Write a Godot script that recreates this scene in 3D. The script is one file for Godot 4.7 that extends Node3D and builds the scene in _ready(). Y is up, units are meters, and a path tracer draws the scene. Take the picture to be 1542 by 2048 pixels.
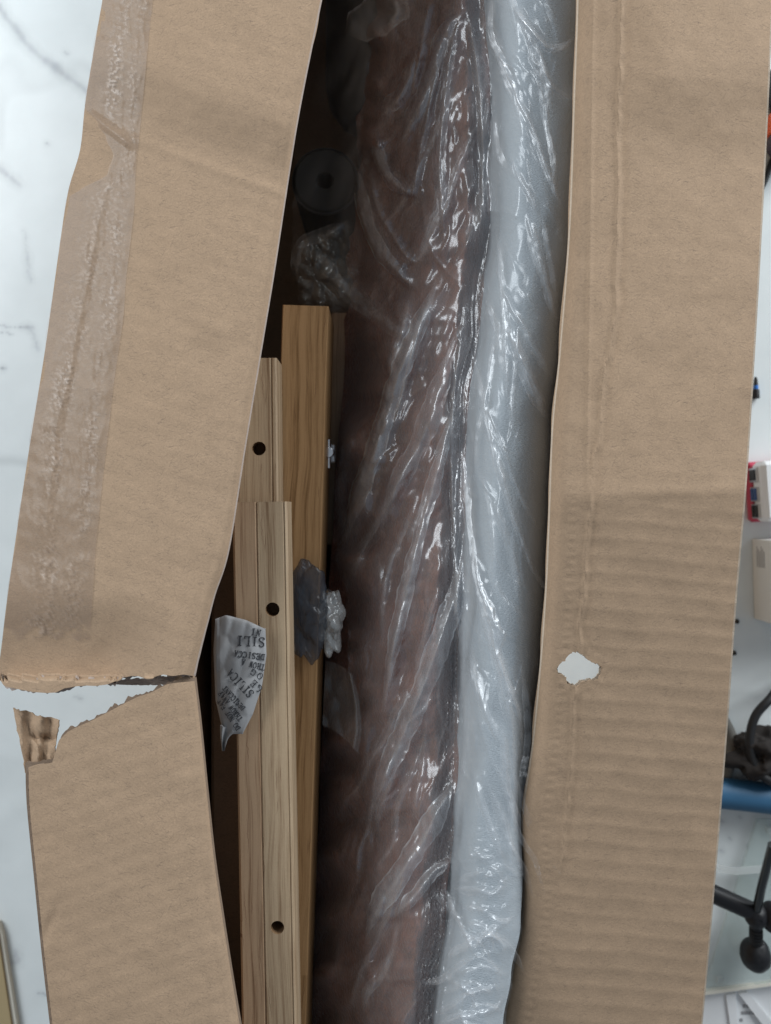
extends Node3D
# Close-up, seen from above: a long corrugated cardboard box with its flaps folded out, pine battens on the left,
# a dark brown plush panel and a grey felt board in a clear plastic bag, on a white marble floor.

const EYE := 0.70          # height of the eye above the floor
const RIM := 0.30          # height of the box rim
const MMPX := 0.000625     # metres per traced unit, one metre below the eye

var rng := RandomNumberGenerator.new()
var M := {}
var nz := {}

# ------------------------------------------------------------------ helpers
func P(px: float, py: float, y: float) -> Vector3:      # drawing units on the level y -> metres
	var k := MMPX * (EYE - y)
	return Vector3((px - 771.0) * k, y, (py - 1024.0) * k)

func noise(kind: int, freq: float, octaves := 3, sd := 1) -> FastNoiseLite:
	var n := FastNoiseLite.new()
	n.noise_type = kind
	n.frequency = freq
	n.fractal_octaves = octaves
	n.seed = sd
	return n

class Geo:
	var v := PackedVector3Array()
	var n := PackedVector3Array()
	var u := PackedVector2Array()
	var c := PackedColorArray()
	var ix := PackedInt32Array()
	func vert(p: Vector3, nn: Vector3, uv := Vector2.ZERO, col := Color.WHITE) -> int:
		v.append(p); n.append(nn); u.append(uv); c.append(col)
		return v.size() - 1
	func tri(a: Vector3, b: Vector3, d: Vector3, col := Color.WHITE, ua := Vector2.ZERO, ub := Vector2.ZERO, ud := Vector2.ZERO) -> void:
		var nn := (d - a).cross(b - a).normalized()
		var k := vert(a, nn, ua, col); vert(b, nn, ub, col); vert(d, nn, ud, col)
		ix.append(k); ix.append(k + 1); ix.append(k + 2)
	func quad(a: Vector3, b: Vector3, d: Vector3, e: Vector3, col := Color.WHITE, u0 := Vector2.ZERO, u1 := Vector2(1, 0), u2 := Vector2(1, 1), u3 := Vector2(0, 1)) -> void:
		tri(a, b, d, col, u0, u1, u2)
		tri(a, d, e, col, u0, u2, u3)
	func mesh() -> ArrayMesh:
		var a := []
		a.resize(Mesh.ARRAY_MAX)
		a[Mesh.ARRAY_VERTEX] = v; a[Mesh.ARRAY_NORMAL] = n; a[Mesh.ARRAY_TEX_UV] = u; a[Mesh.ARRAY_COLOR] = c; a[Mesh.ARRAY_INDEX] = ix
		var m := ArrayMesh.new()
		m.add_surface_from_arrays(Mesh.PRIMITIVE_TRIANGLES, a)
		return m

func normals(p: PackedVector3Array, nu: int, nv: int) -> PackedVector3Array:
	var out := PackedVector3Array()
	out.resize(p.size())
	for i in nv:
		var i0: int = maxi(i - 1, 0)
		var i1: int = mini(i + 1, nv - 1)
		for j in nu:
			var j0: int = maxi(j - 1, 0)
			var j1: int = mini(j + 1, nu - 1)
			var a := p[i * nu + j1] - p[i * nu + j0]
			var b := p[i1 * nu + j] - p[i0 * nu + j]
			out[i * nu + j] = b.cross(a).normalized()
	return out

func add_grid(g: Geo, p: PackedVector3Array, nu: int, nv: int, down := false, col := PackedColorArray(), gone := PackedByteArray()) -> void:
	var nn := normals(p, nu, nv)
	var base := g.v.size()
	for k in p.size():
		g.vert(p[k], -nn[k] if down else nn[k], Vector2(float(k % nu) / (nu - 1), float(k / nu) / (nv - 1)), col[k] if col.size() else Color.WHITE)
	for i in nv - 1:
		for j in nu - 1:
			if gone.size() and gone[i * nu + j]:
				continue
			var a := base + i * nu + j
			if down:
				for x in [a, a + nu + 1, a + 1, a, a + nu, a + nu + 1]: g.ix.append(x)
			else:
				for x in [a, a + 1, a + nu + 1, a, a + nu + 1, a + nu]: g.ix.append(x)

func solid_sheet(p: PackedVector3Array, nu: int, nv: int, th: float, col := PackedColorArray(), gone := PackedByteArray(), rim_col := Color.WHITE) -> Geo:
	var g := Geo.new()
	var nn := normals(p, nu, nv)
	var q := PackedVector3Array()
	q.resize(p.size())
	for k in p.size():
		q[k] = p[k] - nn[k] * th
	add_grid(g, p, nu, nv, false, col, gone)
	add_grid(g, q, nu, nv, true, col, gone)
	for j in nu - 1:
		g.quad(p[j], q[j], q[j + 1], p[j + 1], rim_col)
		var e := (nv - 1) * nu + j
		g.quad(p[e + 1], q[e + 1], q[e], p[e], rim_col)
	for i in nv - 1:
		var a := i * nu
		g.quad(p[a + nu], q[a + nu], q[a], p[a], rim_col)
		var b := i * nu + nu - 1
		g.quad(p[b], q[b], q[b + nu], p[b + nu], rim_col)
	if gone.size():
		for i in range(1, nv - 2):
			for j in range(1, nu - 2):
				if not gone[i * nu + j]:
					continue
				var a := i * nu + j
				if not gone[a - 1]: g.quad(p[a], q[a], q[a + nu], p[a + nu], rim_col)
				if not gone[a + 1]: g.quad(p[a + nu + 1], q[a + nu + 1], q[a + 1], p[a + 1], rim_col)
				if not gone[a - nu]: g.quad(p[a + 1], q[a + 1], q[a], p[a], rim_col)
				if not gone[a + nu]: g.quad(p[a + nu], q[a + nu], q[a + nu + 1], p[a + nu + 1], rim_col)
	return g

func obj(called: String, g: Variant, m: Material, parent: Node = self) -> MeshInstance3D:
	var o := MeshInstance3D.new()
	o.name = called
	o.mesh = g.mesh() if g is Geo else g
	o.material_override = m
	o.cast_shadow = GeometryInstance3D.SHADOW_CASTING_SETTING_ON
	parent.add_child(o, true)
	return o

func tag(o: Node, label: String, category: String, group := "") -> Node:
	o.set_meta("label", label)
	o.set_meta("category", category)
	if group: o.set_meta("group", group)
	return o

func thing(called: String, label: String, category: String, at := Vector3.ZERO, group := "") -> Node3D:
	var o := Node3D.new()
	o.name = called
	add_child(o, true)
	o.position = at
	tag(o, label, category, group)
	return o

# a polyline of [x, y] pairs, sampled by its length; smooth = Catmull-Rom
func walk(a: Array, count: int, smooth := true) -> PackedVector2Array:
	var dense := PackedVector2Array()
	var n := a.size()
	for k in n - 1:
		var p1 := Vector2(a[k][0], a[k][1])
		var p2 := Vector2(a[k + 1][0], a[k + 1][1])
		var p0 := Vector2(a[maxi(k - 1, 0)][0], a[maxi(k - 1, 0)][1])
		var p3 := Vector2(a[mini(k + 2, n - 1)][0], a[mini(k + 2, n - 1)][1])
		for s in 12:
			var t := s / 12.0
			dense.append(p1.cubic_interpolate(p2, p0, p3, t) if smooth else p1.lerp(p2, t))
	dense.append(Vector2(a[n - 1][0], a[n - 1][1]))
	var lens := PackedFloat32Array([0.0])
	for k in range(1, dense.size()):
		lens.append(lens[k - 1] + dense[k].distance_to(dense[k - 1]))
	var out := PackedVector2Array()
	var at := 0
	for i in count:
		var want := lens[lens.size() - 1] * i / (count - 1)
		while at < lens.size() - 2 and lens[at + 1] < want:
			at += 1
		var span := lens[at + 1] - lens[at]
		out.append(dense[at].lerp(dense[at + 1], clampf((want - lens[at]) / maxf(span, 1e-6), 0, 1)))
	return out

# x of a polyline (given from top to bottom) at a y
func xat(a: Array, y: float) -> float:
	var n := a.size()
	var k := 0
	while k < n - 2 and a[k + 1][1] < y:
		k += 1
	var t: float = (y - a[k][1]) / (a[k + 1][1] - a[k][1])
	if t <= 0.0 or t >= 1.0:
		return lerpf(a[k][0], a[k + 1][0], t)
	var k0: int = maxi(k - 1, 0)
	var k3: int = mini(k + 2, n - 1)
	var d: float = a[k + 1][1] - a[k][1]
	var m1: float = (a[k + 1][0] - a[k0][0]) / (a[k + 1][1] - a[k0][1]) * d
	var m2: float = (a[k3][0] - a[k][0]) / (a[k3][1] - a[k][1]) * d
	return (2*t*t*t - 3*t*t + 1) * a[k][0] + (t*t*t - 2*t*t + t) * m1 + (3*t*t - 2*t*t*t) * a[k + 1][0] + (t*t*t - t*t) * m2

# Coons patch between four edges, as flat drawing coordinates
func coons(L: PackedVector2Array, R: PackedVector2Array, T: PackedVector2Array, B: PackedVector2Array) -> PackedVector2Array:
	var nv := L.size()
	var nu := T.size()
	var out := PackedVector2Array()
	for i in nv:
		var t := float(i) / (nv - 1)
		for j in nu:
			var s := float(j) / (nu - 1)
			var c := L[0] * (1 - s) * (1 - t) + R[0] * s * (1 - t) + L[nv - 1] * (1 - s) * t + R[nv - 1] * s * t
			out.append(L[i] * (1 - s) + R[i] * s + T[j] * (1 - t) + B[j] * t - c)
	return out

func lathe(profile: Array, seg := 24) -> Geo:           # [radius, height] pairs, round the y axis
	var g := Geo.new()
	var p := PackedVector3Array()
	for k in profile.size():
		for j in seg + 1:
			var a := TAU * j / seg
			p.append(Vector3(cos(a) * profile[k][0], profile[k][1], sin(a) * profile[k][0]))
	add_grid(g, p, seg + 1, profile.size())
	return g

func tube(g: Geo, path: PackedVector3Array, r: float, seg := 10, r_end := -1.0) -> void:
	var p := PackedVector3Array()
	var up := Vector3.UP
	for i in path.size():
		var d := (path[mini(i + 1, path.size() - 1)] - path[maxi(i - 1, 0)]).normalized()
		if absf(d.dot(up)) > 0.95: up = Vector3.RIGHT
		var a := d.cross(up).normalized()
		var b := a.cross(d).normalized()
		var rr := r if r_end < 0 else lerpf(r, r_end, float(i) / (path.size() - 1))
		for j in seg + 1:
			var w := TAU * j / seg
			p.append(path[i] + (a * cos(w) + b * sin(w)) * rr)
	add_grid(g, p, seg + 1, path.size())
	for e in [0, path.size() - 1]:
		for j in seg:
			g.tri(path[e], p[e * (seg + 1) + j], p[e * (seg + 1) + j + 1])

func smooth_path(a: PackedVector3Array, per := 8) -> PackedVector3Array:
	var out := PackedVector3Array()
	for k in a.size() - 1:
		for s in per:
			out.append(a[k].cubic_interpolate(a[k + 1], a[maxi(k - 1, 0)], a[mini(k + 2, a.size() - 1)], float(s) / per))
	out.append(a[a.size() - 1])
	return out

func bevel_box(g: Geo, at: Vector3, size: Vector3, b: float, col := Color.WHITE) -> void:
	var h := size / 2
	var s := [-1.0, 1.0]
	var pt := func(sx: float, sy: float, sz: float, ax: int) -> Vector3:
		var q := Vector3(sx * (h.x - b), sy * (h.y - b), sz * (h.z - b))
		q[ax] = [sx, sy, sz][ax] * h[ax]
		return at + q
	var face := func(a: Vector3, c: Vector3, d: Vector3, e: Vector3) -> void:
		var out := (a + c + d + e) / 4 - at
		if (d - a).cross(c - a).dot(out) > 0: g.quad(a, c, d, e, col)
		else: g.quad(a, e, d, c, col)
	for sg in s:
		face.call(pt.call(sg, -1, -1, 0), pt.call(sg, 1, -1, 0), pt.call(sg, 1, 1, 0), pt.call(sg, -1, 1, 0))
		face.call(pt.call(-1, sg, -1, 1), pt.call(1, sg, -1, 1), pt.call(1, sg, 1, 1), pt.call(-1, sg, 1, 1))
		face.call(pt.call(-1, -1, sg, 2), pt.call(1, -1, sg, 2), pt.call(1, 1, sg, 2), pt.call(-1, 1, sg, 2))
		for sh in s:
			face.call(pt.call(sg, sh, -1, 0), pt.call(sg, sh, 1, 0), pt.call(sg, sh, 1, 1), pt.call(sg, sh, -1, 1))
			face.call(pt.call(sg, -1, sh, 0), pt.call(sg, 1, sh, 0), pt.call(sg, 1, sh, 2), pt.call(sg, -1, sh, 2))
			face.call(pt.call(-1, sg, sh, 1), pt.call(1, sg, sh, 1), pt.call(1, sg, sh, 2), pt.call(-1, sg, sh, 2))
			for si in s:
				var a: Vector3 = pt.call(sg, sh, si, 0)
				var c: Vector3 = pt.call(sg, sh, si, 1)
				var d: Vector3 = pt.call(sg, sh, si, 2)
				if (d - a).cross(c - a).dot((a + c + d) / 3 - at) > 0: g.tri(a, c, d, col)
				else: g.tri(a, d, c, col)

func lumpy(center: Vector3, r: Vector3, amp: float, freq: float, sd: int, nu := 48, nv := 32, crease := 0.0) -> Geo:
	var g := Geo.new()
	var n := noise(FastNoiseLite.TYPE_SIMPLEX_SMOOTH, freq, 3, sd)
	var n2 := noise(FastNoiseLite.TYPE_CELLULAR, freq * 1.3, 1, sd + 5)
	n2.cellular_return_type = FastNoiseLite.RETURN_DISTANCE2_SUB
	var p := PackedVector3Array()
	for i in nv:
		var th := PI * i / (nv - 1)
		for j in nu:
			var ph := TAU * j / (nu - 1)
			var d := Vector3(sin(th) * cos(ph), cos(th), sin(th) * sin(ph))
			var q := d * r
			var k := 1.0 + amp * n.get_noise_3dv(q * 1000.0) + crease * n2.get_noise_3dv(q * 1000.0)
			p.append(center + q * k)
	add_grid(g, p, nu, nv)
	return g

func mat(called: String, c: Color, rough := 0.8, spec := 0.5) -> StandardMaterial3D:   # c: linear base colour
	var m := StandardMaterial3D.new()
	m.resource_name = called
	m.albedo_color = Color(c.r, c.g, c.b).linear_to_srgb()
	m.albedo_color.a = c.a
	m.roughness = rough
	m.metallic_specular = spec
	return m

func image_tex(w: int, h: int, f: Callable) -> Image:
	var by := PackedByteArray()
	by.resize(w * h * 3)
	var k := 0
	for y in h:
		for x in w:
			var c: Color = f.call(x, y)
			by[k] = clampi(int(c.r * 255.0), 0, 255); by[k + 1] = clampi(int(c.g * 255.0), 0, 255); by[k + 2] = clampi(int(c.b * 255.0), 0, 255)
			k += 3
	return Image.create_from_data(w, h, false, Image.FORMAT_RGB8, by)

func noise_tex(n: FastNoiseLite, size := 512, as_normal := false, strength := 4.0, ramp: Gradient = null) -> NoiseTexture2D:
	var t := NoiseTexture2D.new()
	t.noise = n
	t.width = size
	t.height = size
	t.seamless = true
	t.as_normal_map = as_normal
	t.bump_strength = strength
	if ramp: t.color_ramp = ramp
	return t

func sstep(a: float, b: float, x: float) -> float:
	return smoothstep(a, b, x)

# ------------------------------------------------------------------ materials
func make_materials() -> void:
	# kraft paper: fine fibres in every direction, faint mottling
	var n1 := noise(FastNoiseLite.TYPE_SIMPLEX_SMOOTH, 0.012, 4, 3)
	var n2 := noise(FastNoiseLite.TYPE_SIMPLEX_SMOOTH, 0.16, 2, 4)
	var kraft := image_tex(512, 512, func(x: int, y: int) -> Color:
		var bx := absf(x - 256.0) / 256.0
		var by := absf(y - 256.0) / 256.0
		var fade := 1.0 - maxf(sstep(0.8, 1.0, bx), sstep(0.8, 1.0, by))
		var v := 0.90 + 0.022 * fade * n1.get_noise_2d(x, y) + 0.05 * n2.get_noise_2d(x, y) + 0.035 * (rng.randf() - 0.5)
		return Color(v, v, v))
	for k in 5200:
		var x := rng.randf() * 512.0
		var y := rng.randf() * 512.0
		var a := rng.randfn(0.0, 0.45)
		var l := rng.randi_range(4, 16)
		var d := (-0.13 if rng.randf() < 0.55 else 0.08) * rng.randf_range(0.3, 1.0)
		for s in l:
			a += rng.randf_range(-0.15, 0.15)
			x += cos(a); y += sin(a)
			var X := posmod(int(x), 512)
			var Y := posmod(int(y), 512)
			var c := kraft.get_pixel(X, Y)
			kraft.set_pixel(X, Y, Color(c.r + d, c.g + d * 0.95, c.b + d * 0.85))
	for k in 46:
		var X := rng.randi_range(1, 509)
		var Y := rng.randi_range(1, 509)
		for e in rng.randi_range(1, 3): kraft.set_pixel(X + e % 2, Y + e / 2, Color(1, 1, 0.98))
	var kt := ImageTexture.create_from_image(kraft)
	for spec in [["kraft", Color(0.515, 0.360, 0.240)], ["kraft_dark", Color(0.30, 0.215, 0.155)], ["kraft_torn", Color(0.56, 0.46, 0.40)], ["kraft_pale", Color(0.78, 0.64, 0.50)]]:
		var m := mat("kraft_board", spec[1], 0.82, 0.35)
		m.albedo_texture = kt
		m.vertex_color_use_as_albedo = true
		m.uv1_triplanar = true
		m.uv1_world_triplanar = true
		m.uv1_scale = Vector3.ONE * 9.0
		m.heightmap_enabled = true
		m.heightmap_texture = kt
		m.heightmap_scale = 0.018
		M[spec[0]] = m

	# pine: growth-ring streaks that run along v
	for kind in 3:
		var wn := noise(FastNoiseLite.TYPE_SIMPLEX_SMOOTH, 0.05, 3, 20 + kind)
		var wf := noise(FastNoiseLite.TYPE_SIMPLEX_SMOOTH, 0.35, 2, 30 + kind)
		var warp := noise(FastNoiseLite.TYPE_SIMPLEX_SMOOTH, 0.006, 2, 40 + kind)
		var light: Color = [Color(0.71, 0.62, 0.51), Color(0.68, 0.535, 0.375), Color(0.68, 0.57, 0.46)][kind]
		var dark: Color = [Color(0.50, 0.40, 0.30), Color(0.49, 0.36, 0.22), Color(0.45, 0.34, 0.25)][kind]
		var im := image_tex(128, 1024, func(x: int, y: int) -> Color:
			var w := 9.0 * warp.get_noise_2d(x * 0.6, y * 0.55)
			var r := wn.get_noise_2d(x + w, y * 0.012)
			var f := wf.get_noise_2d(x + w, y * 0.03)
			var t := clampf(0.42 + 0.80 * r + 0.45 * f, 0, 1)
			t = t * t * 1.0
			var c := light.lerp(dark, t)
			var g := 1.0 + 0.05 * (rng.randf() - 0.5)
			return Color(c.r * g, c.g * g, c.b * g))
		for k in 34:                                     # resin streaks and small checks
			var x := rng.randi_range(4, 122)
			var y := rng.randi_range(0, 980)
			var l := rng.randi_range(12, 70)
			for s in l:
				var yy: int = mini(y + s, 1023)
				var c := im.get_pixel(x, yy)
				var e: float = 0.45 * sin(PI * s / l)
				im.set_pixel(x, yy, c.lerp(Color(0.25, 0.13, 0.07), e))
				if rng.randf() < 0.2: x = clampi(x + rng.randi_range(-1, 1), 1, 126)
		var m := mat("pine", Color(1, 1, 1), 0.62, 0.4)
		m.albedo_color = Color(1, 1, 1)
		m.albedo_texture = ImageTexture.create_from_image(im)
		m.vertex_color_use_as_albedo = true
		M["pine%d" % kind] = m

	# marble
	var a1 := noise(FastNoiseLite.TYPE_SIMPLEX_SMOOTH, 0.004, 4, 51)
	var a2 := noise(FastNoiseLite.TYPE_SIMPLEX_SMOOTH, 0.0045, 3, 52)
	var a3 := noise(FastNoiseLite.TYPE_SIMPLEX_SMOOTH, 0.03, 3, 53)
	var marble := image_tex(1024, 1024, func(x: int, y: int) -> Color:
		var w := 70.0 * a2.get_noise_2d(x * 1.3, y * 1.3)
		var r := 1.0 - absf(a1.get_noise_2d(x + w, y - w)) * 9.0
		var v := 0.07 * clampf(r, 0, 1) * clampf(0.5 + 1.6 * a2.get_noise_2d(y, x), 0, 1)
		var s := 0.02 * a3.get_noise_2d(x, y)
		var t := 0.905 - v + s + 0.012 * a2.get_noise_2d(x * 2.0, y * 2.0)
		return Color(t - 0.022, t + 0.002, t + 0.006))
	var brush := func(pts: Array, wide: float, dark: float) -> void:
		var q := walk(pts, int(walk_len(pts) * 1.2) + 3)
		for k in q.size():
			var cx: float = q[k].x + 2.0 * a3.get_noise_2d(q[k].x * 6.0, q[k].y * 6.0)
			var cy: float = q[k].y
			var wid := wide * (0.6 + 0.6 * absf(a3.get_noise_2d(k * 1.5, 9.0)) * 2.0)
			for dy in range(-4, 5):
				for dx in range(-4, 5):
					var X := int(cx) + dx
					var Y := int(cy) + dy
					if X < 0 or Y < 0 or X > 1023 or Y > 1023: continue
					var f := dark * 0.065 * exp(-float(dx * dx + dy * dy) / (wid * wid))
					var c := marble.get_pixel(X, Y)
					marble.set_pixel(X, Y, Color(c.r * (1 - f), c.g * (1 - f), c.b * (1 - f * 0.9)))
	# floor drawing units -> texture: 1.6 m over 1024 px
	var fx := func(a: Array) -> Array:
		var o := []
		for q in a:
			var w := P(q[0], q[1], 0.0)
			o.append([(w.x / 1.6 + 0.5) * 1024.0, (w.z / 1.6 + 0.5) * 1024.0])
		return o
	brush.call(fx.call([[-60, -60], [10, 30], [60, 95], [110, 135], [165, 175], [240, 230]]), 2.0, 0.55)
	brush.call(fx.call([[-40, 305], [8, 345], [40, 372]]), 1.4, 0.7)
	brush.call(fx.call([[0, 650], [25, 654], [62, 655]]), 0.9, 1.2)
	brush.call(fx.call([[-10, 664], [28, 668]]), 0.8, 1.0)
	brush.call(fx.call([[48, 460], [55, 520], [62, 565]]), 1.0, 0.6)
	brush.call(fx.call([[58, 655], [80, 700]]), 1.2, 0.7)
	brush.call(fx.call([[0, 738], [12, 735]]), 1.2, 1.2)
	brush.call(fx.call([[22, 1925], [36, 1922], [32, 1900]]), 2.2, 0.5)
	brush.call(fx.call([[74, 1985], [92, 1990]]), 0.9, 1.2)
	brush.call(fx.call([[150, 1394], [165, 1398]]), 1.0, 0.8)
	for q in [[1440, 1640], [1478, 1632], [1457, 1675], [1438, 1700], [1450, 1420], [1400, 1500], [1490, 1690], [90, 285], [130, 105]]:
		brush.call(fx.call([[q[0], q[1]], [q[0] + 5, q[1] + 4]]), 1.1, 0.9)
	var fm := mat("polished_marble", Color(1, 1, 1), 0.22, 0.5)
	fm.albedo_color = Color(1, 1, 1)
	fm.albedo_texture = ImageTexture.create_from_image(marble)
	M.marble = fm

	# felt: fine fuzz
	var fz := noise(FastNoiseLite.TYPE_SIMPLEX_SMOOTH, 0.07, 4, 61)
	var felt_map := noise_tex(fz, 512)
	var felt := mat("grey_felt", Color(0.40, 0.445, 0.48), 0.95, 0.2)
	felt.heightmap_enabled = true
	felt.heightmap_texture = felt_map
	felt.heightmap_scale = 0.035
	felt.uv1_triplanar = true
	felt.uv1_world_triplanar = true
	felt.uv1_scale = Vector3(14, 14, 46)
	felt.rim_enabled = true
	felt.rim = 0.4
	M.felt = felt
	var grad := Gradient.new()
	grad.set_color(0, Color(0.33, 0.195, 0.15))
	grad.set_color(1, Color(0.52, 0.325, 0.24))
	var plush := mat("brown_plush", Color(1, 1, 1), 0.9, 0.3)
	plush.albedo_texture = noise_tex(noise(FastNoiseLite.TYPE_SIMPLEX_SMOOTH, 0.02, 5, 71), 512, false, 4.0, grad)
	plush.heightmap_enabled = true
	plush.heightmap_texture = felt_map
	plush.heightmap_scale = 0.16
	plush.uv1_triplanar = true
	plush.uv1_world_triplanar = true
	plush.uv1_scale = Vector3(16, 16, 7)
	plush.rim_enabled = true
	plush.rim = 0.35
	M.plush = plush

	var white := Image.create(4, 4, false, Image.FORMAT_RGB8)
	white.fill(Color.WHITE)
	var wt := ImageTexture.create_from_image(white)
	# several layers of clear film: reflects part of the light, lets the rest through
	for spec in [["film", Color(0.86, 0.89, 0.93, 1.0), 0.23, 0.38], ["film_fold", Color(0.86, 0.885, 0.92, 1.0), 0.28, 0.30], ["film_blue", Color(0.026, 0.040, 0.060, 1.0), 0.30, 0.08], ["film_milky", Color(0.80, 0.82, 0.82, 1.0), 0.25, 0.35]]:
		var m := mat("clear_film", spec[1], spec[2], 0.6)
		m.metallic = spec[3]
		m.transparency = BaseMaterial3D.TRANSPARENCY_ALPHA
		m.albedo_texture = wt
		m.vertex_color_use_as_albedo = true
		m.cull_mode = BaseMaterial3D.CULL_DISABLED
		M[spec[0]] = m
	var tape := mat("packing_tape", Color(0.42, 0.315, 0.24, 1.0), 0.24, 0.45)
	tape.transparency = BaseMaterial3D.TRANSPARENCY_ALPHA
	tape.albedo_texture = wt
	tape.vertex_color_use_as_albedo = true
	M.tape = tape

	M.black = mat("black_plastic", Color(0.006, 0.006, 0.008), 0.5)
	M.black_foam = mat("black_foam", Color(0.008, 0.010, 0.011), 0.7)
	M.black_rubber = mat("black_rubber", Color(0.010, 0.010, 0.011), 0.6)
	M.ink = mat("ink", Color(0.03, 0.03, 0.035), 0.8)
	M.packet = mat("packet_paper", Color(0.34, 0.34, 0.345), 0.85)
	M.chrome = mat("chrome", Color(0.75, 0.75, 0.77), 0.18)
	M.chrome.metallic = 1.0
	M.steel = mat("steel", Color(0.55, 0.56, 0.58), 0.35)
	M.steel.metallic = 1.0
	M.white_plastic = mat("white_plastic", Color(0.80, 0.81, 0.82), 0.35)
	M.red_plastic = mat("red_plastic", Color(0.52, 0.05, 0.10), 0.35)
	M.blue_plastic = mat("blue_plastic", Color(0.035, 0.13, 0.25), 0.55)
	M.blue_band = mat("blue_band", Color(0.02, 0.16, 0.55), 0.4)
	M.orange = mat("orange_plastic", Color(0.85, 0.13, 0.03), 0.4)
	M.grey_purple = mat("dark_grip", Color(0.07, 0.05, 0.06), 0.5)
	M.port_dark = mat("port_dark", Color(0.012, 0.011, 0.010), 0.5)
	M.port_blue = mat("port_blue", Color(0.03, 0.08, 0.22), 0.5)
	M.carton = mat("white_card", Color(0.74, 0.74, 0.72), 0.6)
	M.paper = mat("white_paper", Color(0.78, 0.79, 0.80), 0.7)
	M.print_grey = mat("print_grey", Color(0.30, 0.30, 0.31), 0.8)
	M.dirt = mat("dirt", Color(0.05, 0.045, 0.04), 0.9)
	M.tan = mat("tan_board", Color(0.40, 0.31, 0.17), 0.75)
	M.pale_edge = mat("pale_edge", Color(0.74, 0.71, 0.62), 0.8)
	M.brown_cloth = mat("brown_cloth", Color(0.018, 0.014, 0.012), 0.9)
	var glass := mat("glass", Color(0.55, 0.66, 0.63, 0.22), 0.04, 0.5)
	glass.transparency = BaseMaterial3D.TRANSPARENCY_ALPHA
	M.glass = glass
	var strip := mat("clear_strip", Color(0.8, 0.83, 0.82, 0.30), 0.15, 0.5)
	strip.transparency = BaseMaterial3D.TRANSPARENCY_ALPHA
	M.strip = strip

# ------------------------------------------------------------------ traced edges (drawing units)
var FOLD_L_UP := [[828, -1000], [715, -300], [660, -80], [641, 0], [600, 205], [577, 345], [549, 530], [521, 700], [488, 900], [456, 1100], [428, 1190], [415, 1240], [399, 1300], [387, 1352]]
var OUT_L_UP := [[385, -1000], [262, -300], [222, -80], [205, 0], [186, 110], [170, 210], [160, 300], [136, 384], [118, 500], [90, 700], [58, 900], [34, 1060], [14, 1200], [2, 1300], [-6, 1350]]
var FOLD_L_LOW := [[389, 1362], [400, 1450], [414, 1590], [428, 1720], [444, 1830], [461, 1940], [479, 2048], [527, 2330], [655, 3050]]
var OUT_L_LOW := [[57, 1536], [60, 1620], [74, 1760], [88, 1900], [105, 2048], [139, 2330], [225, 3050]]
var FOLD_R := [[1176, -1000], [1162, -300], [1157, 0], [1150, 200], [1141, 450], [1122, 700], [1107, 850], [1101, 1000], [1095, 1150], [1085, 1300], [1068, 1480], [1046, 1640], [1049, 1760], [1045, 1850], [1026, 1950], [1010, 2048], [970, 2330], [900, 3050]]
var OUT_R := [[1605, -1000], [1558, -300], [1543, 0], [1535, 180], [1525, 380], [1507, 700], [1489, 980], [1470, 1200], [1450, 1480], [1425, 1790], [1402, 2048], [1372, 2330], [1300, 3050]]

func fold_l(py: float) -> float:
	return xat(FOLD_L_UP, py) if py < 1352 else xat(FOLD_L_LOW, py)

# ------------------------------------------------------------------ the box
func rim_drop(py: float) -> float:                     # right side tilted down towards the near end, shaped to shade the lower flap
	var t := maxf(0.0, py - 985.0)
	return minf(0.000046 * t * t / (t + 12.0), 0.05)

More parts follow.
